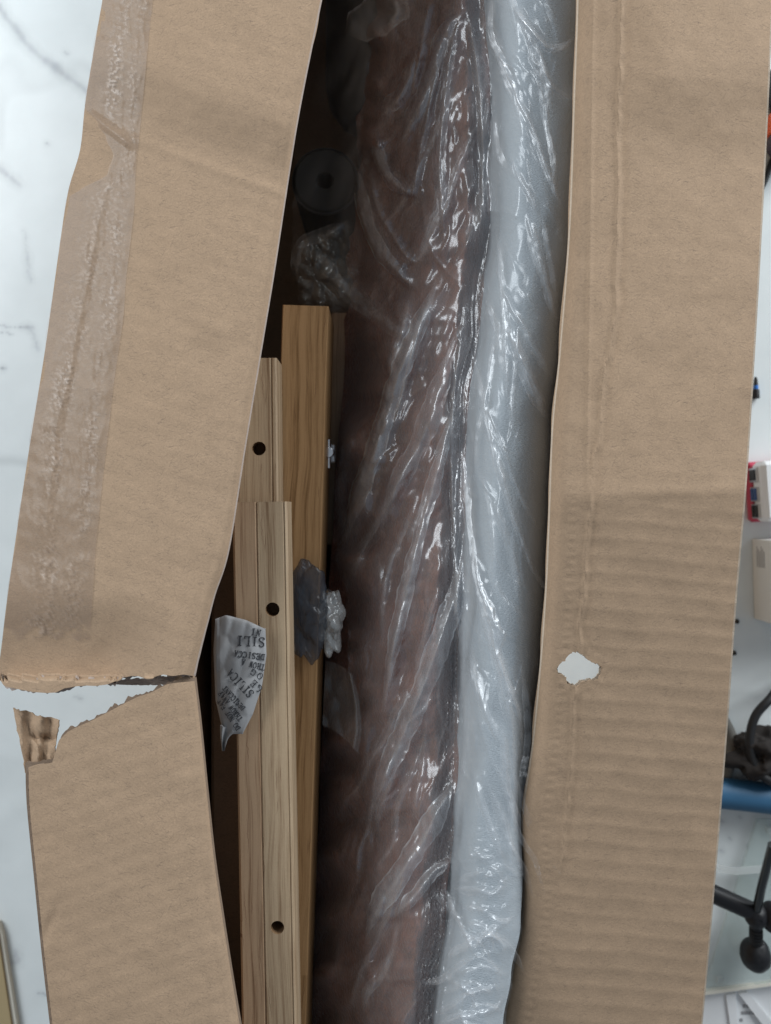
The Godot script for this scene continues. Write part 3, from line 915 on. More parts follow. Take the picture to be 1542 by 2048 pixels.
func make_film() -> void:
	var nu := 220
	var nv := 720
	var y0 := -330.0
	var y1 := 2390.0
	var dy := (y1 - y0) / (nv - 1)
	var lx := PackedFloat32Array()
	var rx := PackedFloat32Array()
	for i in nv:
		var py := y0 + dy * i
		lx.append(xat(FILM_L, py) + 9.0 * nz.soft.get_noise_2d(33.0, py * 2.4))
		rx.append(xat(FOLD_R, py) + 1.0 + 4.0 * nz.soft.get_noise_2d(71.0, py * 3.0))
	var H := PackedFloat32Array()
	H.resize(nu * nv)
	var A := PackedFloat32Array()
	A.resize(nu * nv)
	# base: hangs over the goods with a little slack
	for i in nv:
		var py := y0 + dy * i
		var fl := xat(FELT_L, py)
		for j in nu:
			var px := lerpf(lx[i], rx[i], j / (nu - 1.0))
			var k := i * nu + j
			var a := felt_y(maxf(px, fl), py) - 0.0010 * maxf(0.0, fl - px)
			var b := plush_y(px, py) if px < fl + 12.0 else 0.0
			var y := maxf(maxf(a, b) + 0.0055, 0.160 - 0.06 * sstep(500.0, 1100.0, py))
			var on_felt := sstep(fl - 30.0, fl + 30.0, px)
			# gentle billows, then small crumples
			y += 0.0050 * (1.0 - 0.6 * on_felt) * nz.soft.get_noise_2d(px * 2.2 + py * 0.8, py * 0.55)
			H[k] = y
			A[k] = lerpf(0.065, lerpf(0.21, 0.14, on_felt), sstep(-60.0, 60.0, px - xat(PLUSH_L, py)))
	# pulled taut between its high points
	for i in nv:
		var hull := PackedInt32Array()
		for j in nu:
			while hull.size() > 1:
				var a := hull[hull.size() - 2]
				var b := hull[hull.size() - 1]
				if (H[i * nu + b] - H[i * nu + a]) * (j - a) <= (H[i * nu + j] - H[i * nu + a]) * (b - a): hull.remove_at(hull.size() - 1)
				else: break
			hull.append(j)
		for s in hull.size() - 1:
			for j in range(hull[s], hull[s + 1]):
				var on: float = lerpf(H[i * nu + hull[s]], H[i * nu + hull[s + 1]], float(j - hull[s]) / (hull[s + 1] - hull[s]))
				H[i * nu + j] = lerpf(H[i * nu + j], on, 0.55)
	var H2 := H.duplicate()
	for i in range(4, nv - 4):
		for j in range(2, nu - 2):
			var t := 0.0
			for e in range(-4, 5): t += H[(i + e) * nu + j]
			H2[i * nu + j] = t / 9.0
	for i in nv:
		var py := y0 + dy * i
		var fl := xat(FELT_L, py)
		var bottom := sstep(1650.0, 1780.0, py)
		for j in nu:
			var px := lerpf(lx[i], rx[i], j / (nu - 1.0))
			var k := i * nu + j
			var on_felt := sstep(fl - 30.0, fl + 30.0, px)
			# flat facets with sharp creases, drawn out along the pull of the film
			var bend: float = nz.soft.get_noise_2d(px, py) * 46.0
			var lean := lerpf(0.42, -0.24, on_felt) * (1.0 - bottom * on_felt)
			var ua := px + lean * py + bend
			var big: float = 0.5 + 0.5 * nz.facet.get_noise_2d(ua * 0.62, py * lerpf(0.13, 0.62, bottom * on_felt))
			var small: float = nz.facet.get_noise_2d(ua * 1.7 + 500.0, py * lerpf(0.50, 1.5, bottom * on_felt))
			var where: float = sstep(-0.25, 0.35, nz.soft.get_noise_2d(px * 1.5 + 700.0, py * 0.8))
			H[k] = H2[k] + lerpf(0.0044, 0.0028, on_felt) * (1.0 + 1.4 * bottom * on_felt) * big + lerpf(0.0002, 0.00055, maxf(where, bottom)) * small
			A[k] += 0.10 * big - 0.05 + 0.08 * exp(-pow((px - fl - 14.0) / 24.0, 2))
	# pleats: [points, half width left, half width right, height in mm, extra layers]
	var R := [
		[[[880, 548], [842, 640], [800, 740], [766, 850], [735, 940], [700, 1040], [672, 1120]], 6.0, 17.0, 7.0, 0.14],
		[[[866, 588], [838, 660], [812, 760], [786, 860]], 3.0, 8.0, 3.0, 0.08],
		[[[912, 800], [890, 880], [872, 950], [846, 1040], [824, 1130], [800, 1230], [780, 1330], [764, 1440]], 5.0, 12.0, 7.0, 0.12],
		[[[905, 690], [880, 770], [846, 870], [800, 960], [760, 1060]], 9.0, 14.0, 5.0, 0.06],
		[[[925, 1110], [905, 1210], [870, 1310], [836, 1400], [800, 1480], [765, 1560], [740, 1640]], 6.0, 20.0, 7.0, 0.10],
		[[[905, 1190], [868, 1290], [840, 1370], [812, 1440]], 3.0, 9.0, 3.0, 0.05],
		[[[908, 1560], [872, 1630], [836, 1690], [798, 1750], [758, 1810], [728, 1880]], 6.0, 20.0, 8.0, 0.12],
		[[[905, 1720], [868, 1745], [830, 1790], [790, 1830]], 6.0, 10.0, 5.0, 0.10],
		[[[850, 1470], [846, 1520], [830, 1590], [825, 1640]], 4.0, 10.0, 3.0, 0.04],
		[[[940, 545], [922, 680], [908, 800], [904, 920], [910, 1050], [914, 1200], [922, 1350], [930, 1470], [918, 1580], [904, 1700]], 4.0, 26.0, 4.0, 0.14],
		[[[992, 460], [1000, 540], [1006, 620], [1010, 700], [1016, 800]], 3.0, 7.0, 3.0, 0.12],
		[[[1052, 430], [1072, 500], [1092, 570], [1110, 630], [1126, 640]], 3.0, 14.0, 3.5, 0.12],
		[[[1010, 640], [1040, 720], [1076, 800], [1104, 852]], 5.0, 16.0, 3.5, 0.12],
		[[[940, 690], [958, 770], [978, 860], [1000, 950], [1030, 1050], [1044, 1110]], 3.0, 9.0, 3.0, 0.10],
		[[[918, 860], [930, 960], [940, 1080], [956, 1180], [978, 1270], [1010, 1360], [1040, 1440], [1048, 1508]], 4.0, 10.0, 3.4, 0.14],
		[[[960, 1180], [985, 1260], [1000, 1350], [1020, 1440], [1030, 1500]], 4.0, 14.0, 3.0, 0.10],
		[[[935, 1300], [958, 1390], [990, 1470], [1010, 1500]], 4.0, 12.0, 3.0, 0.10],
		[[[1040, 1330], [1054, 1400], [1058, 1470], [1048, 1560], [1040, 1640]], 4.0, 10.0, 3.0, 0.06],
		[[[945, 1540], [960, 1600], [990, 1680], [1010, 1740]], 4.0, 8.0, 2.5, 0.08],
		[[[888, 1770], [910, 1830], [930, 1870], [950, 1910]], 2.5, 6.0, 3.0, 0.14],
		[[[950, 1912], [925, 1930], [880, 1960], [845, 1968]], 4.0, 8.0, 3.5, 0.12],
		[[[950, 1912], [975, 1925], [995, 1940]], 3.0, 7.0, 3.0, 0.10],
		[[[905, 1778], [950, 1782], [985, 1788], [1010, 1760]], 5.0, 9.0, 3.5, 0.12],
		[[[925, 1815], [960, 1822], [1000, 1845], [1030, 1830]], 4.0, 8.0, 3.2, 0.12],
		[[[1000, 1850], [975, 1868], [955, 1890]], 4.0, 8.0, 3.0, 0.10],
		[[[865, 2030], [900, 2015], [945, 1985], [1000, 1975]], 4.0, 8.0, 3.5, 0.12],
		[[[880, 2045], [930, 2030], [985, 2020], [1010, 1990]], 4.0, 8.0, 3.0, 0.10],
		# the drapes at the top
		[[[928, 24], [900, 46], [872, 110], [850, 180], [820, 240], [790, 300]], 5.0, 14.0, 6.0, 0.08],
		[[[918, 34], [896, 130], [884, 230], [878, 330], [884, 430], [888, 490]], 4.0, 10.0, 5.0, 0.06],
		[[[880, 110], [862, 200], [842, 290], [830, 360], [820, 420]], 4.0, 9.0, 4.0, 0.06],
		[[[935, 30], [950, 100], [962, 200], [968, 330], [962, 440], [950, 500]], 6.0, 16.0, 5.0, 0.12],
		[[[860, 0], [846, 60], [836, 130], [824, 190]], 3.0, 8.0, 3.0, 0.06],
		[[[826, 120], [806, 180], [775, 215], [760, 235]], 6.0, 12.0, 5.0, 0.08],
		[[[752, 270], [764, 330], [790, 370], [828, 392]], 4.0, 9.0, 5.0, 0.10],
		[[[712, 330], [730, 430], [760, 500], [800, 550], [830, 580]], 5.0, 12.0, 5.0, 0.10],
		[[[736, 320], [752, 410], [790, 480], [822, 520], [858, 500]], 4.0, 9.0, 4.0, 0.06],
		[[[590, 500], [640, 520], [690, 580], [760, 640], [802, 664], [840, 640]], 7.0, 16.0, 4.0, 0.08],
		[[[586, 560], [600, 490], [640, 470], [700, 440]], 6.0, 12.0, 4.0, 0.07],
		[[[985, -30], [978, 60], [1000, 120], [1030, 190], [1048, 290]], 4.0, 10.0, 3.5, 0.14],
		[[[1030, 190], [1060, 250], [1085, 320], [1110, 380], [1122, 420]], 3.0, 8.0, 3.0, 0.12],
		[[[1020, 10], [1060, 60], [1095, 95], [1130, 92], [1150, 70]], 4.0, 9.0, 4.0, 0.16],
		[[[1060, 120], [1085, 140], [1110, 180], [1150, 200]], 3.0, 7.0, 3.0, 0.10],
		[[[1020, 310], [1034, 350], [1062, 400], [1072, 430]], 3.0, 7.0, 3.0, 0.10],
		[[[690, 70], [730, 45], [775, 20], [815, -20]], 14.0, 30.0, 6.0, 0.10],
		[[[770, -20], [790, 20], [778, 44]], 4.0, 9.0, 4.0, 0.10],
		[[[690, 1100], [676, 1000], [690, 900], [700, 800]], 6.0, 12.0, 3.0, 0.03],
	]
	for k in 44:                                            # more doubled folds, long ones on the pull of the film
		var on := k < 26
		var cy := rng.randf_range(-250, 1650) if on else rng.randf_range(-100, 2000)
		var fl := xat(FELT_L, cy)
		var cx := rng.randf_range(fl + 10.0, xat(FOLD_R, cy) - 45.0) if on else rng.randf_range(maxf(xat(FILM_L, cy), xat(PLUSH_L, cy)) + 60.0, fl - 10.0)
		var an := rng.randfn(1.33, 0.14) if on else rng.randfn(1.93, 0.10)
		var len := rng.randf_range(90, 330)
		var pts := []
		for s in 5:
			pts.append([cx + cos(an) * len * s / 4.0, cy + sin(an) * len * s / 4.0])
			an += rng.randf_range(-0.08, 0.08)
		R.append([pts, rng.randf_range(2.0, 5.0), rng.randf_range(5.0, 12.0), rng.randf_range(1.5, 3.0), rng.randf_range(0.03, 0.09)])
	for k in 34:                                            # gathered end: short facets across the bundle
		var cy := rng.randf_range(1690, 2330)
		var cx := rng.randf_range(xat(FELT_L, cy) - 10.0, xat(FOLD_R, cy) - 50.0)
		var an := rng.randfn(0.05, 0.5)
		var len := rng.randf_range(40, 110)
		R.append([[[cx, cy], [cx + cos(an) * len * 0.5, cy + sin(an) * len * 0.5], [cx + cos(an + 0.3) * len, cy + sin(an + 0.3) * len]], rng.randf_range(3.0, 6.0), rng.randf_range(5.0, 10.0), 2.5, rng.randf_range(0.05, 0.12)])
	var traced := R.size()
	# small random creases that follow the drape
	for k in 210:
		var cy := rng.randf_range(-250, 2330)
		var f := rng.randf()
		var ii: int = clampi(int((cy - y0) / dy), 0, nv - 1)
		var cx := lerpf(lx[ii], rx[ii], 0.25 + 0.74 * sqrt(f))
		var on := cx > xat(FELT_L, cy) - 10.0
		var an := rng.randfn(1.35, 0.22) if on else rng.randfn(1.95, 0.2)
		var len := rng.randf_range(40, 190)
		var hgt := rng.randf_range(0.4, 1.5)
		if cy > 1690 and on:
			an = rng.randfn(0.1, 0.5)
			len = rng.randf_range(15, 60)
			hgt = rng.randf_range(0.7, 2.2)
		elif on and rng.randf() < 0.3:
			an = rng.randfn(0.6, 0.4)
			len *= 0.45
		var pts := []
		for s in 4:
			pts.append([cx + cos(an) * len * s / 3.0, cy + sin(an) * len * s / 3.0])
			an += rng.randf_range(-0.2, 0.2)
		R.append([pts, rng.randf_range(1.5, 3.5), rng.randf_range(3.0, 7.0), hgt, 0.03])
	for r in R:
		var q := walk(r[0], maxi(8, int(walk_len(r[0]) / 5.0)))
		var wide: float = 1.35 if r[3] >= 5.0 else 1.0
		var wl: float = r[1] * wide
		var wr: float = r[2] * wide
		var reach := maxf(wl, wr) * 2.6
		var n := q.size()
		# rows that the pleat can touch
		var best := {}
		for s in n - 1:
			var a := q[s]
			var b := q[s + 1]
			var ab := b - a
			var along := (s + 0.5) / n
			var taper := sstep(0.0, 0.18, along) * (1.0 - sstep(0.80, 1.0, along))
			var i0: int = maxi(0, int((minf(a.y, b.y) - reach - y0) / dy))
			var i1: int = mini(nv - 1, int((maxf(a.y, b.y) + reach - y0) / dy) + 1)
			for i in range(i0, i1 + 1):
				var py := y0 + dy * i
				var st := (rx[i] - lx[i]) / (nu - 1)
				var j0: int = maxi(0, int((minf(a.x, b.x) - reach - lx[i]) / st))
				var j1: int = mini(nu - 1, int((maxf(a.x, b.x) + reach - lx[i]) / st) + 1)
				for j in range(j0, j1 + 1):
					var pt := Vector2(lx[i] + st * j, py)
					var t := clampf((pt - a).dot(ab) / maxf(ab.length_squared(), 1e-6), 0, 1)
					var off := pt - (a + ab * t)
					var d := off.length()
					if d > reach: continue
					var sd := off.cross(ab)                  # which side
					if ab.y < 0: sd = -sd
					var w := wr if sd > 0 else wl
					var val := exp(-pow(d / w, 1.9)) * taper
					var key := i * nu + j
					if val > best.get(key, 0.0): best[key] = val
		for key in best:
			H[key] += 0.001 * r[3] * best[key] * (1.35 if r[3] >= 5.0 else 0.8)
			A[key] += 1.1 * r[4] * best[key]
	var p := PackedVector3Array()
	var c := PackedColorArray()
	for i in nv:
		var py := y0 + dy * i
		for j in nu:
			var s := j / (nu - 1.0)
			var k := i * nu + j
			var y: float = H[k] - 0.012 * pow(s, 30.0)
			p.append(P(lerpf(lx[i], rx[i], s), py, y))
			c.append(Color(1, 1, 1, clampf(A[k], 0.03, 0.75)))
	var g := Geo.new()
	add_grid(g, p, nu, nv, false, c)
	var bag := thing("plastic_bag", "wrinkled clear plastic bag drawn over the brown cushion and grey felt", "plastic bag")
	obj("film", g, M.film, bag)
	# pleats where the bag is doubled over: a second layer with sharp folded edges
	var height := func(px: float, py: float) -> float:
		var fi := clampf((py - y0) / dy, 0.0, nv - 1.01)
		var i := int(fi)
		var fj := clampf((px - lx[i]) / (rx[i] - lx[i]) * (nu - 1), 0.0, nu - 1.01)
		var j := int(fj)
		var k := i * nu + j
		var a := lerpf(H[k], H[k + 1], fj - j)
		var b := lerpf(H[k + nu], H[k + nu + 1], fj - j)
		return lerpf(a, b, fi - i)
	var kp := sheet_patch([[590, 470], [584, 540], [598, 612]], [[706, 440], [722, 540], [770, 650]], [[590, 470], [640, 452], [706, 440]], [[598, 612], [680, 630], [770, 650]], 60, 60, func(_s, _t, px, py): return 0.206 + 0.007 * nz.facet.get_noise_2d(px * 0.8 - py * 0.3, py * 0.6 + px * 0.3) + 0.003 * nz.facet.get_noise_2d(px * 2.0, py * 2.0 + 90.0) + 0.004 * nz.soft.get_noise_2d(px * 2.0, py * 2.0))
	var kc := PackedColorArray()
	for k in kp.size():
		var s := float(k % 60) / 59.0
		var t := float(k / 60) / 59.0
		var e: float = sstep(0.0, 0.25, minf(minf(s, 1 - s), minf(t, 1 - t)) + 0.12 * nz.tear.get_noise_2d(s * 90.0, t * 90.0))
		kc.append(Color(1, 0.98, 0.93, clampf((0.22 + 0.18 * nz.facet.get_noise_2d(s * 160.0, t * 120.0)) * e + 0.02 * e, 0.0, 0.5)))
	var kg := Geo.new()
	add_grid(kg, kp, 60, 60, false, kc)
	obj("crumple", kg, M.film_milky, bag)
	for n in traced:
		var r: Array = R[n]
		var at_mid: Array = r[0][r[0].size() / 2]
		if absf(at_mid[0] - xat(FELT_L, at_mid[1])) < 26.0 and walk_len(r[0]) > 150.0: continue   # over the slack valley the film is single
		var cnt := maxi(10, int(walk_len(r[0]) / 4.0))
		var q := walk(r[0], cnt)
		var half: float = (r[1] + r[2]) * (0.85 if r[3] >= 5.0 else 0.62)
		var m := 11
		var rp := PackedVector3Array()
		var rc := PackedColorArray()
		for i in cnt:
			var t := float(i) / (cnt - 1)
			var d := (q[mini(i + 1, cnt - 1)] - q[maxi(i - 1, 0)]).normalized()
			var side := Vector2(-d.y, d.x)
			if side.x < 0: side = -side
			var taper := sstep(0.0, 0.22, t) * (1.0 - sstep(0.72, 1.0, t))
			var w: float = half * (0.12 + 0.88 * taper) * (1.0 + 0.35 * nz.soft.get_noise_2d(q[i].x * 3.0 + n * 77.0, q[i].y * 2.0))
			for j in m:
				var o := j / (m - 1.0) * 2.0 - 1.0
				var pt: Vector2 = q[i] + side * (o * w + 2.2 * nz.tear.get_noise_2d(q[i].y * 0.5, n * 9.0 + o))
				# a tent: one broad lit side, one steep side back down to the film
				var yl := 0.0
				var yr := 0.0
				for e in range(-4, 5):
					var mid: Vector2 = q[clampi(i + e * 4, 0, cnt - 1)]
					var lo := mid - side * w
					var hi := mid + side * w
					yl += height.call(lo.x, lo.y) / 9.0
					yr += height.call(hi.x, hi.y) / 9.0
				var run := w * 2.0 * 0.00026
				var rise := 0.55 * run
				var ya: float = lerpf(yr - rise * (1.0 - o) * 0.5, yl, pow(sstep(-0.62, -1.0, o), 1.3))
				var yb: float = lerpf(yl + rise * (1.0 + o) * 0.5, yr, pow(sstep(0.62, 1.0, o), 1.3))
				var y := lerpf(yb, ya, sstep(-0.6 * rise, 2.6 * rise, yr - yl))
				var own: float = height.call(pt.x, pt.y)
				y = lerpf(own, maxf(y, own - 0.0008), 0.15 + 0.85 * taper) + 0.0006
				y += (0.00055 if half < 16.0 else 0.00028) * taper * (nz.facet.get_noise_2d(i * 3.4 + o * w * 1.9 + n * 310.0, o * w * 1.5 - i * 2.6) + 0.5)
				rp.append(P(pt.x, pt.y, y))
				var fold := exp(-pow((1.0 - absf(o)) / 0.13, 2))
				rc.append(Color(1, 1, 1, clampf(((3.6 if r[3] >= 5.0 else 2.3) * r[4] + 0.05) * (0.75 + 1.5 * fold * (1.0 if o < 0 else 0.6)) * (0.25 + 0.75 * taper) * (0.8 + 0.5 * nz.facet.get_noise_2d(pt.x * 1.5, pt.y * 0.6)), 0.02, 0.7)))
		var rg := Geo.new()
		add_grid(rg, rp, m, cnt, false, rc)
		obj("pleat", rg, M.film_fold, bag)

func walk_len(a: Array) -> float:
	var l := 0.0
	for k in a.size() - 1:
		l += Vector2(a[k][0], a[k][1]).distance_to(Vector2(a[k + 1][0], a[k + 1][1]))
	return l

# ------------------------------------------------------------------ small goods in the box
func make_rolls() -> void:
	var t := thing("foam_roll", "black foam roll standing upright below the top of the left flap, hole in its middle", "foam roll", P(652, 372, 0.150) * Vector3(1, 0, 1) + Vector3(0, 0.008, 0))
	var top := 0.152
	var r := 0.0225
	obj("body", lathe([[0.0001, 0.0], [r, 0.0], [r, top - 0.004], [r * 0.93, top - 0.0006], [r * 0.86, top], [0.0062, top], [0.0052, top - 0.002], [0.005, top - 0.03], [0.0001, top - 0.03]], 48), M.black_foam, t)
	obj("rim_ring", lathe([[r * 0.985, top - 0.004], [r * 1.01, top - 0.0035], [r * 1.01, top - 0.002], [r * 0.97, top - 0.0012]], 48), mat("foam_rim", Color(0.05, 0.055, 0.06), 0.5), t)
	var a := P(742, 20, 0.140)
	var u := thing("bottle_tube", "fat glossy black tube lying at the top of the box under film", "tube", Vector3(a.x, 0.008, a.z - 0.015))
	var b := lathe([[0.0001, 0.072], [0.012, 0.071], [0.022, 0.066], [0.030, 0.055], [0.033, 0.040], [0.033, -0.30], [0.0001, -0.30]], 48)
	var o := obj("body", b, M.black, u)
	o.rotation.x = PI / 2
	o.position = Vector3(0, 0.113, 0.02)
	var st := Geo.new()
	bevel_box(st, Vector3(0, 0.040, -0.09), Vector3(0.05, 0.08, 0.2), 0.002)
	obj("stand", st, M.black_foam, u)

func sheet_patch(L: Array, R: Array, T: Array, B: Array, nu: int, nv: int, f: Callable, smooth := true) -> PackedVector3Array:
	var q := coons(walk(L, nv, smooth), walk(R, nv, smooth), walk(T, nu, smooth), walk(B, nu, smooth))
	var p := PackedVector3Array()
	for k in q.size():
		p.append(P(q[k].x, q[k].y, f.call(float(k % nu) / (nu - 1), float(k / nu) / (nv - 1), q[k].x, q[k].y)))
	return p

func make_small_goods() -> void:
	# silica packet
	var puff := func(s: float, t: float, px: float, py: float) -> float:
		var e := pow(clampf(16.0 * s * (1 - s) * t * (1 - t), 0, 1), 0.45)
		return 0.2745 + 0.0035 * e + 0.0016 * nz.facet.get_noise_2d(px * 0.8 + py * 0.2, py * 0.45) - 0.004 * (1.0 - s) * (1.0 - s) + 0.0030 * absf(s - 0.30 - 0.35 * t) + 0.00025 * sin(s * 150.0) * (1.0 - sstep(0.10, 0.16, s))
	var pk := thing("silica_packet", "folded white silica gel packet with black print tucked beside the left flap", "silica gel packet")
	var g := solid_sheet(sheet_patch([[431, 1238], [427, 1300], [431, 1400], [446, 1464]], [[531, 1258], [533, 1310], [524, 1372], [506, 1428], [485, 1468]], [[431, 1238], [452, 1230], [492, 1240], [531, 1258]], [[446, 1464], [465, 1468], [485, 1468]], 40, 70, puff, false), 40, 70, 0.0006)
	obj("pouch", g, M.packet, pk)
	var tp := sheet_patch([[440, 1450], [441, 1475], [444, 1502]], [[470, 1464], [456, 1478], [449, 1502]], [[440, 1450], [470, 1464]], [[444, 1502], [449, 1502]], 8, 16, func(s, t, _x, _y): return 0.2735 - 0.003 * t + 0.002 * sin(s * 9.0))
	obj("twisted_corner", solid_sheet(tp, 8, 16, 0.0004), M.packet, pk)
	var font := SystemFont.new()
	font.font_names = PackedStringArray(["Droid Serif"])
	var lines := [["NI", 522, 1266, 502, 1262, 12], ["SILI", 531, 1284, 472, 1280, 17], ["DESICCA", 530, 1314, 468, 1306, 10.5], ["THOW A", 530, 1335, 483, 1323, 10.5], ["OG", 527, 1355, 500, 1341, 11],
		["GE", 523, 1381, 503, 1362, 12], ["SILICA", 504, 1391, 458, 1341, 15], ["DESICCANT", 488, 1418, 448, 1374, 9.5], ["THROW AWAY", 482, 1440, 440, 1384, 9.5], ["DO NOT EAT", 478, 1459, 438, 1400, 9.5]]
	for ln in lines:
		var from := Vector2(ln[1], ln[2])
		var to := Vector2(ln[3], ln[4])
		var n: int = ln[0].length()
		var d := (to - from).normalized()
		for k in n:
			var ch: String = ln[0][k]
			if ch == " ": continue
			var c := from.lerp(to, (k + 0.5) / n)
			var tm := TextMesh.new()
			tm.text = ch
			tm.font = font
			tm.font_size = 32
			tm.pixel_size = 0.01
			tm.depth = 0.02
			tm.curve_step = 1.0
			var o := obj("printed_letter", tm, M.ink, pk)
			# surface height: look it up on the packet itself
			var yy := -1.0
			var bestd := 1e9
			for v in range(0, 40 * 70):
				var w: Vector3 = g.v[v]
				var q := P(c.x, c.y, w.y)
				var dd := Vector2(w.x - q.x, w.z - q.z).length_squared()
				if dd < bestd: bestd = dd; yy = w.y
			var sc: float = ln[5] * MMPX * (EYE - yy) / (0.32 * 0.64)
			var wide: float = minf(sc, (to - from).length() / n * 0.92 * MMPX * (EYE - yy) / maxf(tm.get_aabb().size.x, 0.02))
			var X := Vector3(d.x, 0, d.y)
			var Z := Vector3.UP
			o.transform = Transform3D(Basis(X * wide, Z.cross(X) * sc, Z * 0.02), P(c.x, c.y, yy + 0.0003))
	# bag of fixings, blue film
	var hb := thing("fixings_bag", "dark blue plastic bag of fixings crumpled between the battens", "plastic bag")
	var bg := lumpy(P(614, 1226, 0.230), Vector3(0.0150, 0.008, 0.034), 0.26, 0.045, 5, 90, 64, 0.16)
	for k in bg.c.size(): bg.c[k] = Color(1, 1, 1, 0.50)
	obj("pouch", bg, M.film_blue, hb)
	for k in 4:
		var sg := Geo.new()
		var at := P(622 + rng.randf_range(-24, 24), 1222 + rng.randf_range(-40, 40), 0.216)
		var dv := Vector3(rng.randf_range(-1, 1), 0.1, rng.randf_range(-1, 1)).normalized() * 0.009
		tube(sg, PackedVector3Array([at - dv, at + dv]), 0.0022, 8)
		obj("bolt", sg, M.steel, hb)
	var kb := thing("knotted_pouch", "small milky clear plastic pouch bulging beside the blue bag of fixings", "plastic bag")
	var kg := lumpy(P(662, 1240, 0.222), Vector3(0.0105, 0.012, 0.026), 0.25, 0.05, 9, 56, 40, 0.35)
	for k in kg.c.size(): kg.c[k] = Color(1, 1, 1, 0.34)
	obj("pouch", kg, M.film_milky, kb)
	var cp := sheet_patch([[652, 1322], [648, 1380], [645, 1450]], [[706, 1350], [718, 1400], [723, 1460], [716, 1506]], [[652, 1322], [680, 1330], [706, 1350]], [[645, 1450], [680, 1470], [716, 1506]], 30, 40, func(s, t, px, py): return 0.212 + 0.010 * s + 0.004 * exp(-pow((s - 0.85) / 0.08, 2)) + 0.0025 * nz.facet.get_noise_2d(px * 0.9, py * 0.6))
	var cg := Geo.new()
	var cc := PackedColorArray()
	for k in cp.size(): cc.append(Color(1, 1, 1, 0.09 + 0.12 * exp(-pow((float(k % 30) / 29.0 - 0.85) / 0.08, 2))))
	add_grid(cg, cp, 30, 40, false, cc)
	tag(obj("film_scrap", cg, M.film_milky), "flat scrap of milky plastic film low on the brown cushion, below the pouches", "plastic scrap")
	# bright metal fitting
	var ft := thing("metal_fitting", "small shiny chrome fitting beside the orange batten", "metal fitting", P(657, 905, 0.196))
	obj("barrel", lathe([[0.0001, 0.004], [0.003, 0.004], [0.0036, 0.0032], [0.0036, -0.006], [0.0001, -0.006]], 20), M.chrome, ft)
	var rod := Geo.new()
	tube(rod, PackedVector3Array([Vector3(0, 0, -0.008), Vector3(0, 0.001, 0.010)]), 0.0016, 10)
	obj("pin", rod, M.chrome, ft)
	var fl := Geo.new()
	bevel_box(fl, Vector3(0.001, -0.008, 0), Vector3(0.006, 0.004, 0.012), 0.0008)
	obj("plate", fl, M.steel, ft)

# ------------------------------------------------------------------ on the floor
func make_floor() -> void:
	var g := Geo.new()
	var n := 2
	var s := 2.4
	for i in n:
		for j in n:
			var a := Vector3(-s + 2 * s * j / n, 0, -s + 2 * s * i / n)
			var b := a + Vector3(2 * s / n, 0, 2 * s / n)
			var uv := func(p: Vector3) -> Vector2: return Vector2(p.x / 1.6 + 0.5, p.z / 1.6 + 0.5)
			var c1 := Vector3(b.x, 0, a.z)
			var c2 := Vector3(a.x, 0, b.z)
			g.quad(a, c1, b, c2, Color.WHITE, uv.call(a), uv.call(c1), uv.call(b), uv.call(c2))
	var o := obj("floor", g, M.marble)
	o.set_meta("kind", "structure")

func prism(outline: Array, y_low: float, y_top: float) -> Geo:
	var g := Geo.new()
	var poly := PackedVector2Array()
	for q in outline:
		var w := P(q[0], q[1], y_top)
		poly.append(Vector2(w.x, w.z))
	var ti := Geometry2D.triangulate_polygon(poly)
	var cw := Geometry2D.is_polygon_clockwise(poly)
	for k in range(0, ti.size(), 3):
		var a := poly[ti[k]]
		var b := poly[ti[k + 1]]
		var c := poly[ti[k + 2]]
		var A := Vector3(a.x, y_top, a.y)
		var B := Vector3(b.x, y_top, b.y)
		var C := Vector3(c.x, y_top, c.y)
		if (C - A).cross(B - A).y < 0:
			var tmp := B
			B = C
			C = tmp
		g.tri(A, B, C)
		g.tri(Vector3(A.x, y_low, A.z), Vector3(C.x, y_low, C.z), Vector3(B.x, y_low, B.z))
	for k in poly.size():
		var a := poly[k]
		var b := poly[(k + 1) % poly.size()]
		if cw: g.quad(Vector3(a.x, y_low, a.y), Vector3(b.x, y_low, b.y), Vector3(b.x, y_top, b.y), Vector3(a.x, y_top, a.y))
		else: g.quad(Vector3(b.x, y_low, b.y), Vector3(a.x, y_low, a.y), Vector3(a.x, y_top, a.y), Vector3(b.x, y_top, b.y))
	return g

